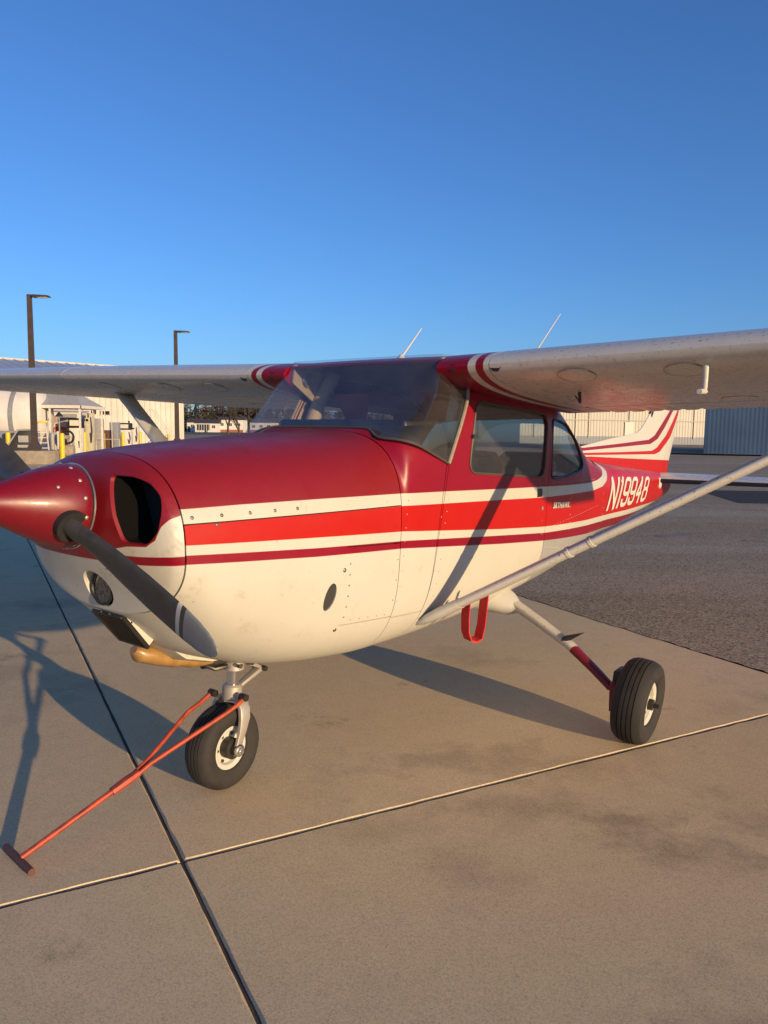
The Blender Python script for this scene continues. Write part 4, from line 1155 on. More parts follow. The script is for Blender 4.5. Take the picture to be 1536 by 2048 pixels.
NINE = [(1, .56)] + arc(.62, .56, .38, .14, 0, -90)[1:] + arc(.38, .56, .38, .14, -90, -180) + arc(.38, .86, .38, .14, 180, 90) + arc(.62, .86, .38, .14, 90, 0) + arc(.62, .14, .38, .14, 0, -90) + arc(.38, .14, .38, .14, -90, -180) + [(0, .24)]
EIGHT_A = arc(.62, .86, .33, .14, 0, 90) + arc(.38, .86, .33, .14, 90, 180) + arc(.38, .66, .33, .14, 180, 270) + arc(.62, .66, .33, .14, 270, 360) + [(.95, .86)]
EIGHT_B = arc(.62, .38, .38, .14, 0, 90) + arc(.38, .38, .38, .14, 90, 180) + arc(.38, .14, .38, .14, 180, 270) + arc(.62, .14, .38, .14, 270, 360) + [(1, .38)]
GLYPHS = {'N': (1.1, [[(0, 0), (0, 1)], [(0, 1), (1, 0)], [(1, 0), (1, 1)]]), '1': (.42, [[(.6, 0), (.6, 1)], [(.6, 1), (.0, .82)]]), '9': (1, [NINE]), '4': (1.05, [[(.74, 0), (.74, 1)], [(.74, 1), (0, .34)], [(0, .34), (1.05, .34)]]), '8': (1, [EIGHT_A, EIGHT_B])}
def block_letters(word, quad, m, parent, sw=.31, sh=.135, gap=.46):
    """each character is one flat ribbon shape laid on the skin"""
    bl, br, tr, tl = [Vector(q) for q in quad]; W_ = sum(GLYPHS[c][0] + gap for c in word) - gap; x = 0.0
    for ch in word:
        gw, lines = GLYPHS[ch]; mb = MB(); lay = 0
        def put(pts, lay):
            out = []
            for a, c in pts:
                q = bl.lerp(br, a / W_).lerp(tl.lerp(tr, a / W_), c); out.append(on_skin(q.x, q.y, False, .004 + lay * .00025)[0])
            return out
        for ln_ in lines:
            P = [(x + a * (gw if ch != '4' else 1), sh / 2 + b * (1 - sh)) for a, b in ln_]; n = len(P); Lf = []; Rt = []
            fine = [P[0]]
            for p, q in zip(P[:-1], P[1:]):
                k = max(1, int(math.hypot(q[0] - p[0], (q[1] - p[1]) * 2) / .16))
                fine += [(p[0] + (q[0] - p[0]) * (i + 1) / k, p[1] + (q[1] - p[1]) * (i + 1) / k) for i in range(k)]
            for i, p in enumerate(fine):
                a, b = fine[max(i - 1, 0)], fine[min(i + 1, len(fine) - 1)]; dx, dy = (b[0] - a[0]) / sw, (b[1] - a[1]) / sh; L = math.hypot(dx, dy) or 1
                nx, ny = -dy / L * sw * .5, dx / L * sh * .5
                if len(ln_) == 2 and i in (0, len(fine) - 1) and abs(dy) > abs(dx):
                    e = -1 if (fine[i][1] < .5) else 1; p = (p[0], p[1] + e * sh * .5)
                Lf.append((p[0] + nx, p[1] + ny)); Rt.append((p[0] - nx, p[1] - ny))
            m_ = len(fine); mb.add(put(Lf, lay) + put(Rt, lay), [(i, m_ + i, m_ + i + 1, i + 1) for i in range(m_ - 1)]); lay += 1
        o = mb.build('letter', m, parent, 0, recalc=False)
        x += gw + gap
block_letters('N19948', [(3.56, .955), (4.90, .930), (5.13, 1.145), (3.80, 1.200)], M['letter'], FUS)
text_side('name_lettering', 'SKYHAWK', [(2.20, 1.088), (2.505, 1.070), (2.52, 1.105), (2.215, 1.124)], AC, weight=.075)

# ------------------------------------------------------------------ cabin interior
mb = MB(); mb.box((1.02, 0, 1.36), (.05, .98, .36)); IP = mb.build('instrument_panel', M['black'], AC, bevel=.02)
mb = MB(); mb.hexa([(.80, -.40, 1.535), (.80, .40, 1.535), (1.06, .46, 1.535), (1.06, -.46, 1.535)], [(.80, -.40, 1.60), (.80, .40, 1.60), (1.06, .44, 1.60), (1.06, -.44, 1.60)]); mb.build('glare_shield', M['black'], AC, bevel=.015)
for y in (-.34, -.22, -.10, .12, .26):
    for z in (1.44, 1.32):
        g_ = MB(); g_.torus((1.046, y, z), (1, 0, 0), .040, .005, 20, 5); g_.build('gauge', M['steel'], IP)
for y in (-.24, .24):
    g_ = MB(); g_.tube([(1.04, y, 1.30), (1.22, y, 1.31)], .012, 8); g_.tube([(1.22, y - .14, 1.36), (1.23, y - .12, 1.30), (1.22, y, 1.295), (1.23, y + .12, 1.30), (1.22, y + .14, 1.36)], .014, 8); g_.build('control_yoke', M['black'], AC)
def seat(x, y, w, h):
    t = MB(); rs = []
    b = lambda c, d: [(c[0] + d[0] * i, c[1] + d[1] * j, c[2]) for i, j in ((-.5, -.5), (.5, -.5), (.5, .5), (-.5, .5))]
    t.rings([b((x + .0, y, 1.0), (.11, w)), b((x + .06, y, 1.2), (.12, w)), b((x + .11, y, 1.0 + h * .85), (.11, w * .96)), b((x + .125, y, 1.0 + h), (.07, w * .72))])
    s_ = t.build('seat', M['seat'], AC, 50, bevel=.03)
    t = MB(); t.rings([b((x - .22, y, .90), (.48, w)), b((x - .22, y, 1.02), (.50, w))]); t.build('seat_cushion', M['seat'], s_, 50, bevel=.04)
    t = MB(); 
    for e in (-1, 1): t.tube([(x - .03, y + e * w * .5, 1.02), (x + .02, y + e * w * .51, 1.2), (x + .065, y + e * w * .49, 1.0 + h * .85), (x + .09, y + e * w * .36, 1.0 + h)], .016, 8)
    t.tube([(x + .09, y - w * .36, 1.0 + h), (x + .09, y + w * .36, 1.0 + h)], .016, 8)
    t.build('seat_piping', M['seat_red'], s_)
seat(1.62, -.25, .42, .42); seat(1.62, .25, .42, .42); seat(2.42, -.22, .42, .40); seat(2.42, .22, .42, .40)
mb = MB(); mb.box((1.7, 0, .80), (1.9, .9, .03)); mb.build('cabin_floor', M['seat'], AC)
for y in (-.27, .27):
    mb = MB(); mb.hexa([(1.24, y - .13, 1.75), (1.24, y + .13, 1.75), (1.30, y + .07, 1.60), (1.30, y - .07, 1.60)], [(1.25, y - .13, 1.75), (1.25, y + .13, 1.75), (1.31, y + .07, 1.60), (1.31, y - .07, 1.60)]); mb.build('sun_visor', M['seat_red'], AC, bevel=.003)
for s in (-1, 1):
    mb = MB(); mb.tube([(1.06, s * .475, 1.42), (1.20, s * .455, 1.72), (1.28, s * .42, 1.86)], .042, 10); mb.build('door_post', M['inner'], AC)

for s in (-1, 1):
    mb = MB(); q = lambda y: [(.985, s * y, 1.80), (1.16, s * y, 1.70), (1.34, s * y, 1.72), (1.34, s * y, 1.90), (1.00, s * y, 1.90)]
    mb.rings([q(.468), q(.480)]); tr_ = mb.build('root_trim', M['inner'], AC, 30)
    mb = MB(); mb.torus((1.10, s * .462, 1.82), (0, 1, 0), .032, .010, 20, 6); mb.lathe([(.022, 0), (.018, -.012 * s), (.002, -.014 * s)], (1.10, s * .466, 1.82), (0, 1, 0), 16); mb.build('air_outlet', M['alu'], tr_)
# ------------------------------------------------------------------ tow bar and the red strap
TB = empty('tow_bar'); TB.location = AC.location; TB.rotation_euler = AC.rotation_euler
tag(TB, 'orange-red tow bar with a T handle hooked to the nose wheel fork', 'tow bar')
J = Vector((-.42, .035, .190)); J0 = Vector((-.345, .03, .225)); HD = Vector((-.838, .105, .028))
mb = MB(); mb.tube([J, HD], .0112, 10); mb.build('shaft', M['orange_bar'], TB)
for s, e, mid in ((-1, Vector((.055, -.100, .405)), Vector((-.03, -.088, .365))), (1, Vector((.035, .085, .395)), Vector((-.10, .085, .345)))):
    mb = MB(); mb.tube([e + Vector((.004, -s * .02, 0)), e, e.lerp(mid, .5) + Vector((0, 0, -.004)), mid, J0 + Vector((0, s * .014, 0)), J + Vector((0, s * .010, 0)), J.lerp(HD, .10) + Vector((0, s * .006, 0))], .0092, 10); mb.build('fork_arm', M['orange_bar'], TB)
    mb = MB(); mb.tube([e + Vector((.0, -s * .026, 0)), e + Vector((.0, s * .010, 0))], .016, 10); mb.build('hook_pin', M['steel'], TB)
mb = MB(); dj = (HD - J).normalized(); mb.tube([J - dj * .03, J + dj * .02, J + dj * .09], [.018, .022, .019], 8, flat=.8); mb.build('weld_sleeve', M['orange_bar'], TB)
h0, h1 = Vector((-.822, .235, .018)), Vector((-.856, .005, .018))
mb = MB(); mb.tube([h0, h1], .0130, 12); mb.build('handle', M['handle_rust'], TB)

st_ = MB(); c = Vector((1.03, -.665, .735)); pts = [(-.055, .0), (-.062, -.08), (-.060, -.16), (-.038, -.205), (0, -.215), (.038, -.200), (.058, -.13), (.070, -.03), (.078, .045)]
rs = []
for i, (x, z) in enumerate(pts):
    a = pts[max(i - 1, 0)]; b = pts[min(i + 1, len(pts) - 1)]; t = Vector((b[0] - a[0], 0, b[1] - a[1])).normalized(); nn = Vector((-t.z, 0, t.x)); o_ = c + Vector((x * .62, -x * .4, z * .92)); wv = Vector((.45, .9, 0)).normalized() * .033
    rs.append([o_ - wv - nn * .004, o_ + wv - nn * .004, o_ + wv + nn * .004, o_ - wv + nn * .004])
st_.rings(rs); so = st_.build('tie_down_strap', M['red_web'], None, 50)
so.location = AC.location; so.rotation_euler = AC.rotation_euler
tag(so, 'red webbing loop hanging from the wing strut beside the cabin', 'strap')
# ------------------------------------------------------------------ surroundings
def at(px, py, Y):
    """point seen at photo pixel (px, py), Y metres ahead"""
    d = _fw + _r * ((px - 768) / CAM_F) - _u * ((py - 1024) / CAM_F)
    return Vector((0, 0, CAM_H)) + d * (Y / d.y)
def gx(px, Y): return at(px, 856, Y).x
M['shed_white'] = mat('white_sheet_metal', (.53, .50, .43), .5, var=.10, vscale=.6, dirt=.12)
M['shed_cream'] = mat('cream_sheet_metal', (.40, .385, .325), .5, var=.10, vscale=.5, dirt=.1)
M['roof_metal'] = mat('roof_sheet_metal', (.42, .44, .47), .38, .35, var=.1, vscale=.5)
M['shed_blue'] = mat('blue_sheet_metal', (.038, .082, .165), .6, var=.12, vscale=.4, dirt=.1)
M['wall_band'] = mat('grey_wall_band', (.20, .225, .25), .6, var=.15, vscale=.5)  # darker grey sheet for the foot of the front wall
M['bronze'] = mat('bronze_pole', (.075, .052, .040), .5, .2)
M['yellow'] = mat('bollard_yellow', (.72, .45, .012), .45, var=.12, vscale=5, dirt=.35)
M['pump_white'] = mat('pump_enamel', (.66, .62, .54), .4, var=.1, vscale=5, dirt=.35)
M['pump_cream'] = mat('pump_enamel_cream', (.50, .46, .33), .45, dirt=.3)
M['pump_grey'] = mat('cabinet_grey', (.30, .29, .27), .5, dirt=.4)
M['tank_white'] = mat('tank_paint', (.60, .57, .52), .45, var=.12, vscale=1.2, dirt=.25)
M['tank_grey'] = mat('tank_grey', (.23, .24, .26), .5, dirt=.3)
M['sign_red'] = mat('sign_red', (.52, .10, .07), .5, dirt=.2)
M['brick'] = mat('brick_paint', (.42, .22, .15), .8, var=.25, vscale=3, dirt=.4)
M['hose'] = mat('hose_black', (.015, .014, .013), .6)
M['rust'] = mat('rusty_steel', (.10, .045, .028), .7, dirt=.5)
M['stair_white'] = mat('stair_rails', (.55, .50, .42), .5, dirt=.3)
M['block'] = mat('concrete_block', (.30, .25, .185), .9, var=.2, bumpy=.4)
M['bark'] = mat('tree_bark', (.075, .055, .042), .95, var=.3)
M['twig'] = mat('bare_twigs', (.060, .045, .036), .95, var=.35)
M['evergreen'] = mat('dark_needles', (.022, .030, .014), .9, var=.4)
M['house_white'] = mat('house_siding', (.62, .60, .55), .6)
M['house_brick'] = mat('house_brick', (.28, .11, .07), .85)
M['shingle'] = mat('roof_shingle', (.055, .05, .05), .9)
M['pane'] = mat('window_pane', (.03, .035, .04), .1, spec=.8)
M['canopy'] = mat('canopy_sheet', (.36, .35, .33), .5, dirt=.25)
M['lamp_glass'] = mat('lamp_lens', (.45, .46, .46), .25)

def corrugated(mb, a, b, z0, z1, pitch, depth, mi=0):
    """ribbed sheet between two ground points"""
    a, b = Vector((a[0], a[1], 0)), Vector((b[0], b[1], 0)); d = b - a; L = d.length; d.normalize(); n = Vector((d.y, -d.x, 0))
    k = int(L / pitch); vs = []
    for i in range(k):
        for t, h in ((0, 0), (.62, 0), (.72, 1), (.90, 1)): vs.append(a + d * (i + t) * pitch + n * depth * h)
    vs.append(b); m = len(vs)
    mb.add([(v.x, v.y, z0) for v in vs] + [(v.x, v.y, z1) for v in vs], [(i, i + 1, m + i + 1, m + i) for i in range(m - 1)], mi)

def gable_hall(name, a, b, depth, eave, ridge, mw, mr, label, cat, band_h=None, pitch=.6, dpt=.07):
    """metal hall: long wall a-b facing the viewer, ridge parallel to it"""
    a, b = Vector((*a, 0)), Vector((*b, 0)); d = (b - a).normalized(); n = Vector((-d.y, d.x, 0))   # n points away from the viewer
    c, e = b + n * depth, a + n * depth
    root = empty(name, ((a + b) / 2)); root_loc = root.location.copy()
    tag(root, label, cat)
    def put(mb, nm, m, **k):
        mb.v = [tuple(Vector(v) - root_loc) for v in mb.v]; return mb.build(nm, m, root, 20, recalc=False, **k)
    mb = MB(); 
    if band_h: corrugated(mb, a, b, band_h, eave, pitch, dpt)
    else: corrugated(mb, a, b, 0, eave, pitch, dpt)
    corrugated(mb, b, c, 0, eave, pitch, dpt); corrugated(mb, c, e, 0, eave, pitch, dpt); corrugated(mb, e, a, 0, eave, pitch, dpt)
    m1, m2 = (b + c) / 2, (a + e) / 2
    for p, q, r_ in ((b, c, m1), (a, e, m2)): mb.add([(p.x, p.y, eave), (q.x, q.y, eave), (r_.x, r_.y, ridge)], [(0, 1, 2)])
    W_ = put(mb, 'wall', mw)
    if band_h:
        mb = MB(); corrugated(mb, a, b, 0, band_h, pitch, dpt * .9); put(mb, 'wall_band', M['wall_band'])  # separate grey strip along the bottom of the front wall
    mb = MB()
    over = .35
    for p0, p1, r0, r1 in ((a, b, m2, m1), (c, e, m1, m2)):
        L = (p1 - p0).length; dd = (p1 - p0).normalized(); k = int(L / 1.0); up = (r0 - p0); oo = -up.normalized() * over
        vs = []
        for i in range(k):
            for t, h in ((0, 0), (.80, 0), (.84, .07), (.96, .07)): vs.append((dd * (i + t) * L / k, h))
        vs.append((dd * L, 0)); m = len(vs)
        lo = [p0 + oo + v for v, h in vs]; hi = [r0 + v for v, h in vs]; dz = over * (ridge - eave) / up.length
        mb.add([(v.x, v.y, eave + .04 - dz + h) for v, (_, h) in zip(lo, vs)] + [(v.x, v.y, ridge + .04 + h) for v, (_, h) in zip(hi, vs)], [(i, i + 1, m + i + 1, m + i) for i in range(m - 1)])
    RF = put(mb, 'roof', mr)
    mb = MB(); mb.tube([(m2.x, m2.y, ridge + .08), (m1.x, m1.y, ridge + .08)], .12, 6)
    mb.v = [tuple(Vector(v) - root_loc) for v in mb.v]; mb.build('ridge_cap', M['shed_white'], RF)
    return root, put, a, b, d, n

# long white hangar behind the fuel island
h1, put1, a1, b1, d1, n1 = gable_hall('white_hangar', (gx(-120, 60.5), 60.5), (gx(368, 76), 76.0), 24, 5.3, 7.9, M['shed_white'], M['roof_metal'], 'white ribbed metal hangar with a grey-blue roof behind the fuel pumps', 'hangar', pitch=.55)
# cream hangar and blue hangar on the right
h2, put2, a2, b2, d2, n2 = gable_hall('cream_hangar', (gx(1040, 104), 104), (gx(1560, 112), 112), 26, 7.0, 9.0, M['shed_cream'], M['roof_metal'], 'long sunlit cream hangar with a grey lower band beyond the tail', 'hangar', band_h=1.05, pitch=.45, dpt=.035)
for t0 in (.05, .25, .50, .765):
    p = a2.lerp(b2, t0) - n2 * .10; L = (b2 - a2).length
    for q in (0, 1): mb = MB(); mb.box((p.x + d2.x * q * 6, p.y + d2.y * q * 6, 3.3), (.10, .10, 5.0), math.atan2(d2.y, d2.x)); put2(mb, 'door_track', M['shed_cream'])
mb = MB(); p = (a2 + b2) / 2 - n2 * .12; mb.box((p.x, p.y, 3.25), ((b2 - a2).length, .10, .12), math.atan2(d2.y, d2.x)); put2(mb, 'girt', M['pump_grey'])
for t0 in (.40, .78):
    p = a2.lerp(b2, t0) - n2 * .13; mb = MB(); mb.box((p.x, p.y, 2.05), (1.3, .06, 2.0), math.atan2(d2.y, d2.x)); put2(mb, 'door', M['shed_white'])
h3, put3, a3, b3, d3, n3 = gable_hall('blue_hangar', (25.3, 61.2), (39.5, 55.4), 18, 6.4, 8.0, M['shed_blue'], M['roof_metal'], 'blue ribbed metal hangar behind the wing strut at the right edge', 'hangar', pitch=.30, dpt=.006)
tag(sheet('grass_verge', [(17.5, 66), (25.6, 60.4), (38, 55.3), (38, 53.2), (24, 55.6), (16.0, 61.5)], .004, M['grass']), kind='structure')

# lamp posts
def lamp_post(px, top, Y, w, label):
    x = gx(px, Y); zt = at(px, top, Y).z
    o = empty('lamp_post', (x, Y, 0)); tag(o, label, 'lamp post', 'lamp posts by the fuel island')
    mb = MB(); r = [(-w, -w), (w, -w), (w, w), (-w, w)]
    mb.rings([[(a * k, b * k, z) for a, b in r] for k, z in ((.62, .55), (.55, zt * .5), (.46, zt))]); mb.build('pole', M['bronze'], o, 30)
    mb = MB(); mb.box((0, 0, .60), (w * 2.4, w * 2.4, .10)); mb.rings([[(a * k, b * k, z) for a, b in r] for k, z in ((1.25, .64), (.75, .9))]); mb.build('pole_base', M['bronze'], o, 30)
    mb = MB(); mb.box((0, 0, .26), (1.5, 1.2, .56)); mb.build('footing', M['block'], o, bevel=.03)
    mb = MB(); mb.tube([(0, 0, zt - .09), (.25, -.03, zt - .06)], .05, 8); mb.build('arm', M['bronze'], o)
    mb = MB(); mb.hexa([(.16, -.17, zt - .13), (.83, -.20, zt - .10), (.83, .16, zt - .10), (.16, .13, zt - .13)], [(.16, -.15, zt - .01), (.80, -.17, zt - .04), (.80, .13, zt - .04), (.16, .11, zt - .01)]); L = mb.build('luminaire', M['bronze'], o, 30, bevel=.015)
    mb = MB(); mb.box((.56, -.02, zt - .122), (.40, .26, .02)); mb.build('lens', M['lamp_glass'], L)
lamp_post(68, 589, 31.9, .17, 'taller-looking bronze lamp post at the far left, above the wing')
lamp_post(354, 661, 46.5, .19, 'bronze lamp post in front of the white hangar corner, farther right')

# yellow bollards
def bollard(px, base, Y, label, h=1.22):
    x = gx(px, Y); mb = MB(); mb.lathe([(.12, 0), (.12, h - .1), (.115, h - .04), (.08, h), (.005, h + .015)], (0, 0, 0), (0, 0, 1), 20)
    o = mb.build('bollard', M['yellow'], None, 40); o.location = (x, Y, 0)
    tag(o, label, 'bollard', 'yellow bollards guarding the fuel pumps')
bollard(123, 918, 36.6, 'largest yellow bollard, in front of the hose reel')
bollard(168, 905, 46.0, 'yellow bollard in front of the first white fuel pump')
bollard(206, 895, 51.0, 'yellow bollard in front of the rusty box', 1.15)
bollard(245, 890, 56.0, 'yellow bollard in front of the second white fuel pump', 1.15)
bollard(280, 885, 61.0, 'yellow bollard just left of the far wing strut', 1.15)
bollard(337, 880, 66.0, 'small yellow bollard at the foot of the rolling stairs', 1.0)
bollard(59, 905, 39.0, 'yellow bollard left of the near lamp post', 1.15)
bollard(15, 900, 40.0, 'yellow bollard at the left edge beside the storage tank', 1.2)

# storage tank
TK = empty('storage_tank', (-21.0, 42, 0)); tag(TK, 'big white horizontal fuel storage tank at the left edge', 'tank')
axv = Vector((1, .05, 0)).normalized()
mb = MB(); prof = [(.0, -6.2), (.9, -6.0), (1.55, -5.5), (1.62, -5.2), (1.62, 2.0), (1.5, 2.35), (1.0, 2.65), (.02, 2.8)]
mb.lathe(prof, (0, 0, 2.02), axv, 48); T = mb.build('shell', M['tank_white'], TK, 35)
for h in (-2.2, 1.25):
    mb = MB(); mb.lathe([(1.625, h), (1.66, h), (1.66, h + .22), (1.625, h + .22)], (0, 0, 2.02), axv, 48); mb.build('strap', M['tank_grey'], T, 30)
    mb = MB(); mb.box(Vector((0, 0, .5)) + axv * (h + .1), (.5, 2.2, 1.1)); mb.build('saddle', M['block'], TK, bevel=.03)
mb = MB(); mb.box(Vector((0, -1.63, 1.0)) + axv * 1.9 * 0, (6.0, .05, .55)); mb.build('painted_shade_band', M['tank_grey'], TK)  # grey strip paints the shade on the lower part of the tank
# A-frame ladder and the cart beside the tank
def ladder(px, Y, h, label, yaw=0):
    o = empty('step_ladder', (gx(px, Y), Y, 0), yaw); tag(o, label, 'ladder')
    for s in (-1, 1):
        mb = MB(); mb.tube([(s * .34, -.5, 0), (s * .16, 0, h)], .035, 6); mb.build('rail', M['stair_white'], o)
        mb = MB(); mb.tube([(s * .34, .6, 0), (s * .16, .02, h)], .03, 6); mb.build('rear_leg', M['pump_grey'], o)
    for k in range(1, 7):
        t = k / 7; mb = MB(); mb.box((0, -.5 * (1 - t), h * t), (.62 - .34 * t, .10, .035)); mb.build('tread', M['stair_white'], o)
    mb = MB(); mb.box((0, 0, h + .03), (.50, .25, .09)); mb.build('top_cap', M['yellow'], o, bevel=.01)
ladder(84, 37.5, 1.72, 'grey step ladder with a yellow cap just right of the near lamp post', .35)
CT = empty('equipment_cart', (gx(44, 35.5), 35.5, 0), .3); tag(CT, 'dark equipment cart with a sloped side left of the near lamp post', 'cart')
mb = MB(); mb.hexa([(-.75, -.4, .28), (.45, -.4, .28), (.45, .4, .28), (-.75, .4, .28)], [(-.10, -.4, 1.32), (.55, -.4, 1.36), (.55, .4, 1.36), (-.10, .4, 1.32)]); mb.build('hopper', M['hose'], CT, bevel=.02)
mb = MB()
for a, b in (((-.8, -.42, .25), (-.12, -.42, 1.36)), ((-.12, -.42, 1.36), (.6, -.42, 1.40)), ((.6, -.42, 1.40), (.5, -.42, .25)), ((-.8, -.42, .25), (.5, -.42, .25))): mb.tube([a, b], .035, 6)
mb.build('frame', M['pump_grey'], CT)
for x in (-.6, .4):
    mb = MB(); mb.lathe([(.17, -.05), (.19, 0), (.17, .05)], (x, -.42, .19), (0, 1, 0), 20); mb.build('wheel', M['hose'], CT)
for z, w_, h_ in ((.95, .42, .3), (.62, .5, .12)): mb = MB(); mb.box((.1, -.45, z), (w_, .03, h_)); mb.build('side_panel', M['pump_grey'], CT)

# canopy over the pumps
CN = empty('fuel_canopy', (gx(131, 43), 43, 0)); tag(CN, 'small grey hipped canopy on thin white posts over the fuel hose reel', 'canopy')
w2, d2_, ze, zr = 1.55, 1.7, 2.66, 3.5
mb = MB(); e4 = [(-w2, -d2_, ze), (w2, -d2_, ze), (w2, d2_, ze), (-w2, d2_, ze)]; r2 = [(-w2 * .35, 0, zr), (w2 * .35, 0, zr)]
mb.add(e4 + r2, [(0, 1, 5, 4), (1, 2, 5), (2, 3, 4, 5), (3, 0, 4)]); mb.build('roof', M['canopy'], CN, 10)
mb = MB()
for a, b in ((0, 1), (1, 2), (2, 3), (3, 0)):
    p, q = Vector(e4[a]), Vector(e4[b]); mb.box((p + q) / 2 - Vector((0, 0, .08)), (abs(q.x - p.x) + .04, abs(q.y - p.y) + .04, .16))
mb.build('fascia', M['pump_white'], CN)
for x in (-w2 + .1, -.15, w2 - .1):
    for y in ((-d2_ + .1, d2_ - .1) if x != -.15 else (-d2_ + .1,)):
        mb = MB(); mb.box((x, y, 1.24), (.09, .09, 2.48)); mb.build('post', M['pump_white'] if x > -.5 else M['pump_grey'], CN)
# notice boards below it
for px, Y, w, z0, z1, lab in ((88, 44.5, 1.1, 1.2, 2.35, 'brick-red notice board left of the canopy post'), (116, 45.2, 1.0, 1.25, 1.75, 'low red notice board right of the canopy post')):
    o = empty('notice_board', (gx(px, Y), Y, 0)); tag(o, lab, 'sign')
    mb = MB(); mb.box((0, 0, (z0 + z1) / 2), (w, .05, z1 - z0)); mb.build('board', M['brick'] if w > 1.05 else M['pump_white'], o)
    mb = MB(); mb.box((0, -.035, z0 + .14), (w, .02, .24)); mb.build('red_band', M['sign_red'], o)
    for s in (-.4, .4):
        mb = MB(); mb.box((s * w, .05, z1 / 2), (.06, .05, z1)); mb.build('post', M['pump_grey'], o)
# fuel pumps
def pump(px, Y, w, h, body, label, head=True, lens=True):
    o = empty('fuel_pump', (gx(px, Y), Y, 0)); tag(o, label, 'fuel pump')
    hh = h * .72 if head else h
    mb = MB(); mb.box((0, 0, hh / 2), (w, .55, hh)); mb.build('cabinet', body, o, bevel=.03)
    if head:
        mb = MB(); mb.box((0, 0, hh + (h - hh) / 2), (w * 1.08, .6, h - hh - .02)); mb.build('display_head', M['black'], o, bevel=.02)
        mb = MB(); mb.box((0, -.31, hh + (h - hh) / 2), (w * .8, .02, (h - hh) * .55)); mb.build('display_panel', M['pump_white'], o)
    else:
        for x, z in ((-.12, .82), (.06, .82)):
            mb = MB(); mb.box((x * w / .6, -.285, h * z), (w * .22, .02, h * .06)); mb.build('gauge_window', M['black'], o)
    mb = MB(); mb.tube([(w * .45, -.3, hh * .9), (w * .6, -.38, hh * .55), (w * .5, -.36, hh * .25), (w * .35, -.3, hh * .5)], .025, 6); mb.build('hose', M['hose'], o)
    mb = MB(); mb.box((-w * .15, -.285, hh * .38), (w * .22, .02, hh * .6)); mb.build('service_panel', M['pump_grey'], o)
pump(153, 44, .64, 2.02, M['pump_white'], 'white fuel pump with a black display head, right of the hose reel')
pump(176, 47, .66, 2.35, M['pump_cream'], 'tall cream fuel cabinet with two dark gauge windows', head=False)
pump(250, 57, .86, 1.85, M['pump_white'], 'white fuel pump with a black head, next to the far wing strut')
pump(268, 60, .60, 1.75, M['pump_white'], 'white pump cabinet partly hidden by the far wing strut', head=False)
def cabinet(name, px, Y, w, h, m, label, cat, dep=.6):
    o = empty(name, (gx(px, Y), Y, 0)); tag(o, label, cat)
    mb = MB(); mb.box((0, 0, h / 2 + .06), (w, dep, h)); mb.build('body', m, o, bevel=.03)
    mb = MB(); mb.box((0, -dep / 2 - .012, h * .55), (w * .8, .02, h * .7)); mb.build('door', m, o, bevel=.006)
    mb = MB(); mb.box((0, 0, .03), (w * 1.04, dep * 1.04, .06)); mb.build('plinth', M['block'], o)
cabinet('equipment_cabinet', 196, 50, .62, 2.0, M['pump_grey'], 'grey cabinet between the cream fuel cabinet and the rusty box', 'cabinet')
cabinet('rusty_box', 215, 53.5, .55, 1.25, M['rust'], 'rust-brown box behind a yellow bollard', 'box')
cabinet('dark_cabinet', 230, 55, .60, 1.80, M['tank_grey'], 'mottled dark cabinet left of the second fuel pump', 'cabinet')
cabinet('reel_cabinet', 136, 45.5, .75, 2.0, M['pump_grey'], 'grey cabinet standing behind the hose reel', 'cabinet')
SH = empty('fuel_shed', (gx(118, 52), 52, 0)); tag(SH, 'small cream shed with red lettering boards behind the hose reel', 'shed')
mb = MB(); mb.box((0, .6, 1.25), (2.9, 1.2, 2.5)); mb.build('wall', M['pump_white'], SH)
mb = MB(); mb.box((-.75, -.03, 1.75), (1.25, .06, 1.0)); mb.build('brick_panel', M['brick'], SH)
for x, z, w_ in ((-.75, 1.28, 1.25), (.55, 1.05, .9)): mb = MB(); mb.box((x, -.08, z), (w_, .03, .24)); mb.build('red_board', M['sign_red'], SH)
mb = MB(); mb.box((.6, -.03, 2.0), (1.3, .05, .75)); mb.build('shutter', M['pump_grey'], SH)
mb = MB(); mb.box((0, .6, 2.56), (3.1, 1.5, .10)); mb.build('roof', M['roof_metal'], SH)
FLD = empty('floodlight_stand', (gx(210, 51), 51, 0)); tag(FLD, 'pair of small black floodlights on a rail above the cabinets', 'floodlights')
mb = MB(); mb.tube([(-.45, 0, 0), (-.45, 0, 2.3), (.45, 0, 2.3), (.45, 0, 0)], .03, 6); mb.build('frame', M['stair_white'], FLD)
for x in (-.15, .2): mb = MB(); mb.box((x, -.05, 2.45), (.24, .2, .24)); mb.build('floodlight', M['hose'], FLD, bevel=.02)
for px, Y, lab in ((104, 41.0, 'silver gas cylinder left of the hose reel'), (109, 41.2, 'silver gas cylinder nearest the hose reel')):
    mb = MB(); mb.lathe([(.11, 0), (.115, .03), (.115, 1.05), (.09, 1.18), (.035, 1.25), (.035, 1.36)], (0, 0, 0), (0, 0, 1), 16); o = mb.build('gas_cylinder', M['pump_grey'], None, 40); o.location = (gx(px, Y), Y, 0); tag(o, lab, 'cylinder')
GR = empty('guard_rail', (gx(215, 49.5), 49.5, 0)); tag(GR, 'low white pipe rail in front of the rusty box', 'rail')
mb = MB(); mb.tube([(-.75, 0, 0), (-.75, 0, .75), (.75, 0, .75), (.75, 0, 0)], .03, 6); mb.build('pipe', M['stair_white'], GR)
LP_ = empty('pipe_loop', (gx(175, 46.2), 46.2, 0)); tag(LP_, 'white pipe loop rising over the cream fuel cabinet', 'pipe')
mb = MB(); mb.tube([(-.34, 0, 0), (-.34, 0, 2.45), (-.25, 0, 2.6), (.25, 0, 2.6), (.34, 0, 2.45), (.34, 0, 2.2)], .035, 8); mb.build('pipe', M['stair_white'], LP_)
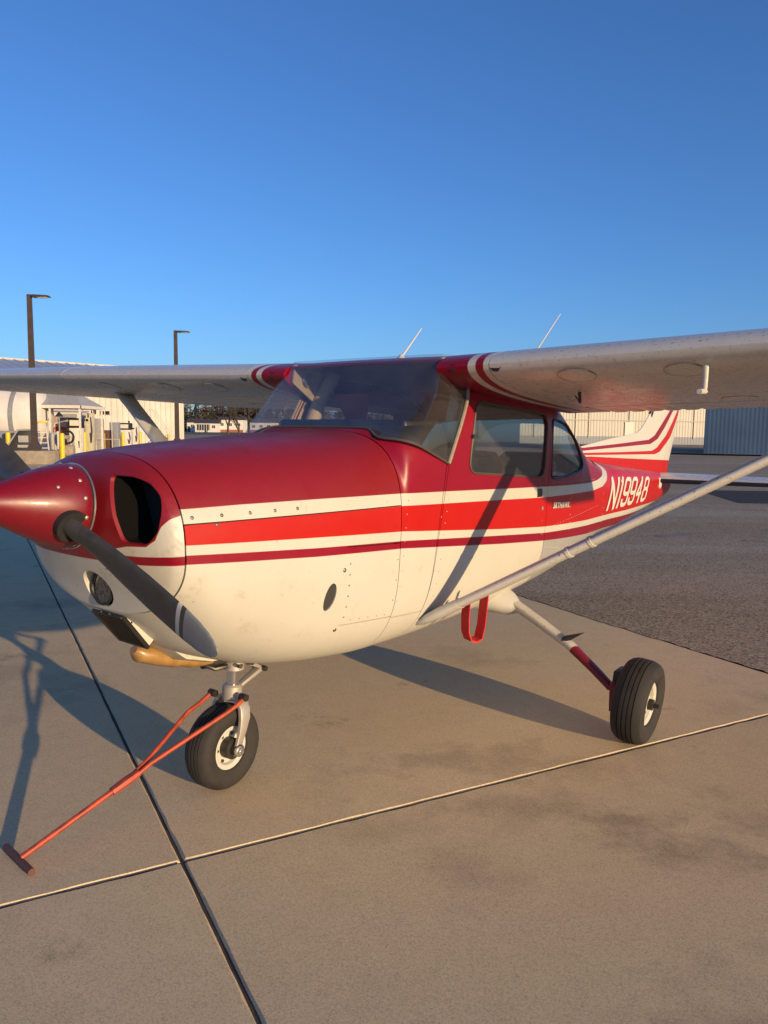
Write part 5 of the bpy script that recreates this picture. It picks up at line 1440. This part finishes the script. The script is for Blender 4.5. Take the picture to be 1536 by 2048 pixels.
SP_ = empty('speaker_box', (gx(188, 48), 48, 0)); tag(SP_, 'brown box on a post right of the cream fuel cabinet', 'box')
mb = MB(); mb.box((0, 0, 1.2), (.07, .07, 2.4)); mb.build('post', M['pump_grey'], SP_)
mb = MB(); mb.box((0, 0, 2.62), (.26, .25, .62)); mb.build('housing', M['rust'], SP_, bevel=.02)
# hose reel
HR = empty('hose_reel', (gx(134, 40.5), 40.5, 0)); tag(HR, 'black fuel hose coiled on a reel under the canopy', 'hose reel')
mb = MB()
for k in range(4): mb.torus((0, -.06 + k * .05, .98), (0, 1, 0), .34 - .03 * (k % 2), .035, 28, 6)
mb.build('hose', M['hose'], HR)
mb = MB(); mb.lathe([(.10, -.15), (.10, .15)], (0, 0, .98), (0, 1, 0), 16); mb.box((0, .1, .5), (.08, .08, .95)); mb.build('stand', M['pump_grey'], HR)
BR = MB(); BR.lathe([(.28, -.35), (.30, -.32), (.30, .32), (.28, .35)], (0, 0, .30), (1, .2, 0), 24); bo = BR.build('drum', M['block'], None, 40); bo.location = (gx(133, 39.6), 39.6, 0)
tag(bo, 'tan drum lying below the hose reel', 'drum')
wl_ = empty('warning_lamp', (gx(119, 41.2), 41.2, 0)); tag(wl_, 'small dark lamp on a post under the canopy edge', 'lamp')
mb = MB(); mb.box((0, 0, 1.0), (.05, .05, 2.0)); mb.build('post', M['pump_grey'], wl_)
mb = MB(); mb.lathe([(.20, 0), (.16, .08), (.05, .22), (.005, .26)], (0, 0, 2.05), (0, 0, 1), 14); mb.build('shade', M['hose'], wl_)
ps_ = MB(); ps_.box((0, 0, 1.0), (.10, .10, 2.0)); po = ps_.build('steel_post', M['hose'], None); po.location = (gx(258, 58), 58, 0); tag(po, 'thin black post beside the second white fuel pump', 'post')
ck = empty('wheel_chock', (gx(101, 34.2), 34.2, 0), .5); tag(ck, 'yellow wheel chock lying by the lamp footing', 'chock')
mb = MB(); mb.hexa([(-.25, -.1, 0), (.25, -.1, 0), (.25, .1, 0), (-.25, .1, 0)], [(-.18, -.03, .17), (.18, -.03, .17), (.18, .03, .17), (-.18, .03, .17)]); mb.build('wedge', M['yellow'], ck)
mb = MB(); mb.tube([(-.2, 0, .17), (-.28, .05, .38), (-.18, .1, .45)], .02, 6); mb.build('handle', M['yellow'], ck)
# rolling stairs
RS = empty('rolling_stairs', (gx(318, 66), 66, 0), -.05); tag(RS, 'rolling access stairs with thin rails against the white hangar', 'stairs')
for s in (-1, 1):
    mb = MB(); y = s * .35
    mb.tube([(-.85, y, .25), (-.85, y, 2.9), (-.70, y, 3.05), (-.40, y, 2.95), (.95, y, .95), (.95, y, .3)], .025, 6); mb.tube([(-.85, y, 1.75), (1.0, y, .25)], .04, 6); mb.tube([(-.2, y, 1.2), (-.2, y, 2.65)], .022, 6); mb.build('rail', M['stair_white'], RS)
    mb = MB(); mb.tube([(-.85, y, 1.2), (.1, y, .15)], .03, 6); mb.tube([(-.85, y, .2), (-.05, y, 1.1)], .03, 6); mb.tube([(-.95, y, .18), (1.1, y, .18)], .04, 6); mb.build('brace', M['rust'], RS)
for k in range(7):
    mb = MB(); t = k / 6; mb.box((-.75 + 1.6 * t, 0, 1.75 - 1.4 * t), (.28, .72, .04)); mb.build('tread', M['rust'] if k > 3 else M['stair_white'], RS)
for x, y in ((-.85, -.35), (.95, -.35), (-.85, .35), (.95, .35)):
    mb = MB(); mb.lathe([(.10, -.03), (.11, 0), (.10, .03)], (x, y, .11), (0, 1, 0), 14); mb.build('castor', M['hose'], RS)

# houses at the edge of the field
def house(px0, px1, Y, eave, ridge, brick, label, dep=9):
    x0, x1 = gx(px0, Y), gx(px1, Y); w = x1 - x0
    o = empty('house', ((x0 + x1) / 2, Y, 0)); tag(o, label, 'house')
    mb = MB(); mb.box((0, dep / 2, eave / 2), (w, dep, eave)); W_ = mb.build('wall', M['house_white'], o)
    if brick: mb = MB(); mb.box((0, -.03, .5), (w + .04, .1, 1.0)); mb.build('brick_base', M['house_brick'], o)
    mb = MB(); q = .4; mb.add([(-w / 2 - q, -q, eave), (w / 2 + q, -q, eave), (w / 2 + q, dep + q, eave), (-w / 2 - q, dep + q, eave), (-w / 2 - q, dep / 2, ridge), (w / 2 + q, dep / 2, ridge)], [(0, 1, 5, 4), (2, 3, 4, 5), (1, 2, 5), (3, 0, 4), (0, 3, 2, 1)]); mb.build('roof', M['shingle'], o, 10)
    k = max(2, int(w / 2.6))
    for i in range(k):
        x = -w / 2 + w * (i + .5) / k
        if i == k - 2 and not brick:
            mb = MB(); mb.box((x, -.04, 1.05), (1.0, .08, 2.1)); mb.build('door', M['hose'], o)
        else:
            mb = MB(); mb.box((x, -.04, eave * .62), (1.25, .08, 1.2)); f_ = mb.build('window', M['house_white'], o)
            for s in (-.3, .3): mb = MB(); mb.box((x + s, -.09, eave * .62), (.5, .03, 1.0)); mb.build('pane', M['pane'], f_)
    return o
house(374, 389, 300, 3.6, 5.2, False, 'pale grey gable-end house next to the white hangar corner')
hs = house(390, 435, 280, 3.2, 4.6, False, 'low white house with a row of dark porch openings')
for i in range(6):
    mb = MB(); mb.box((-3.2 + i * .9, -1.2, 1.5), (.14, .14, 3.0)); mb.build('porch_post', M['house_white'], hs)
mb = MB(); mb.box((-1.0, -.10, 1.75), (4.6, .05, 2.1)); mb.build('porch_screen', M['pane'], hs)
house(436, 486, 285, 4.6, 5.8, True, 'taller white house with a brick-red base by the bare tree')
house(500, 560, 300, 3.8, 5.4, True, 'white house seen through the windshield, behind the cowl')

# bare trees
def bare_tree(x, y, h, label, seed, group='bare trees near the houses', spread=.45, mtl='bark'):
    rnd = random.Random(seed); o = empty('bare_tree', (x, y, 0)); tag(o, label, 'tree', group)
    tr = MB(); tw = MB()
    def grow(p, d, L, r, lev):
        q = p + d * L; mid = (p + q) / 2 + Vector((rnd.uniform(-1, 1), rnd.uniform(-1, 1), 0)) * L * .06
        (tr if lev < 2 else tw).tube([p, mid, q], [r, r * .82, r * .62], 6 if lev < 2 else 3, cap=False)
        if lev >= 5: return
        for k in range(3 if lev else 4):
            a = rnd.uniform(0, 6.28); s = rnd.uniform(.35, .85) * (spread * 1.6)
            nd = (d + Vector((math.cos(a), math.sin(a), rnd.uniform(-.1, .4))) * s).normalized(); grow(p + d * L * rnd.uniform(.6, 1.0), nd, L * rnd.uniform(.55, .8), r * .55, lev + 1)
    grow(Vector((0, 0, 0)), Vector((0, 0, 1)), h * .30, h * .030, 0)
    tr.build('trunk', M[mtl], o, 60, recalc=False); tw.build('crown', M['twig'], o, 60, recalc=False)
bare_tree(gx(456, 105), 105, 6.6, 'dark-trunked bare tree in front of the taller house', 11)
bare_tree(gx(478, 120), 120, 5.6, 'slender bare tree right of the dark-trunked one', 12)
bare_tree(gx(560, 170), 170, 11, 'bare tree seen through the windshield', 13)
bare_tree(gx(20, 120), 120, 15.2, 'bare tree topping the hangar roof at the left edge', 14)
# wooded rise behind the houses
rnd = random.Random(21)
wd = MB()
for i in range(620):
    x = rnd.uniform(-150, 40); y = rnd.uniform(325, 390); h = rnd.uniform(9, 15) + 4 * math.sin(x * .09) + 2.5 * math.sin(x * .31 + 1) + max(0, (y - 325) * .05)
    wd.tube([(x, y, -.5), (x + rnd.uniform(-.4, .4), y, h * .55), (x + rnd.uniform(-.8, .8), y, h)], [.32, .2, .06], 4, cap=False)
    for k in range(26):
        z = h * rnd.uniform(.08, 1.0); a = rnd.uniform(0, 6.28); L = rnd.uniform(1.4, 4.2) * (1.15 - z / h * .7); p = Vector((x, y, z)); q = p + Vector((math.cos(a) * L, math.sin(a) * L, L * rnd.uniform(.1, .8)))
        e = Vector((0, 0, rnd.uniform(.12, .40))); wd.add([p, q, q + e, p + e * 1.5], [(0, 1, 2, 3)])
        if k % 2 == 0: r_ = q + Vector((rnd.uniform(-.8, .8), rnd.uniform(-.8, .8), rnd.uniform(.1, .8))); wd.add([q, r_, r_ + e * .6], [(0, 1, 2)])
tag(wd.build('woods', M['twig'], None, 0, recalc=False), 'dark leafless woods behind the distant houses', 'woods', kind='stuff')
rnd = random.Random(22)
def evergreen(x, y, h, r, label, seed):
    rnd = random.Random(seed); o = empty('evergreen_tree', (x, y, 0)); tag(o, label, 'tree', 'evergreens among the woods')
    mb = MB(); mb.tube([(0, 0, 0), (0, 0, h * .95)], [.2, .03], 6); mb.build('trunk', M['bark'], o)
    cr = MB()
    for k in range(420):
        t = rnd.random() ** .8; z = h * (.08 + .92 * t); rr = r * (1 - t) * rnd.uniform(.35, 1.05); a = rnd.uniform(0, 6.28); p = Vector((rr * math.cos(a), rr * math.sin(a), z)); s = rnd.uniform(.25, .6)
        u = Vector((math.cos(a), math.sin(a), -.4)) * s; v = Vector((-math.sin(a), math.cos(a), rnd.uniform(-.5, .5))) * s * .5; cr.add([p - v, p + u, p + v, p + Vector((0, 0, s * .6))], [(0, 1, 2), (0, 2, 3)])
    cr.build('crown', M['evergreen'], o, 0, recalc=False)
evergreen(gx(392, 315), 315, 11.0, 4.5, 'dark evergreen behind the low white house', 31)
evergreen(gx(425, 318), 318, 9.0, 5.5, 'broad dark evergreen between the two white houses', 32)
evergreen(gx(540, 315), 315, 12.0, 4.5, 'dark evergreen seen through the windshield', 33)
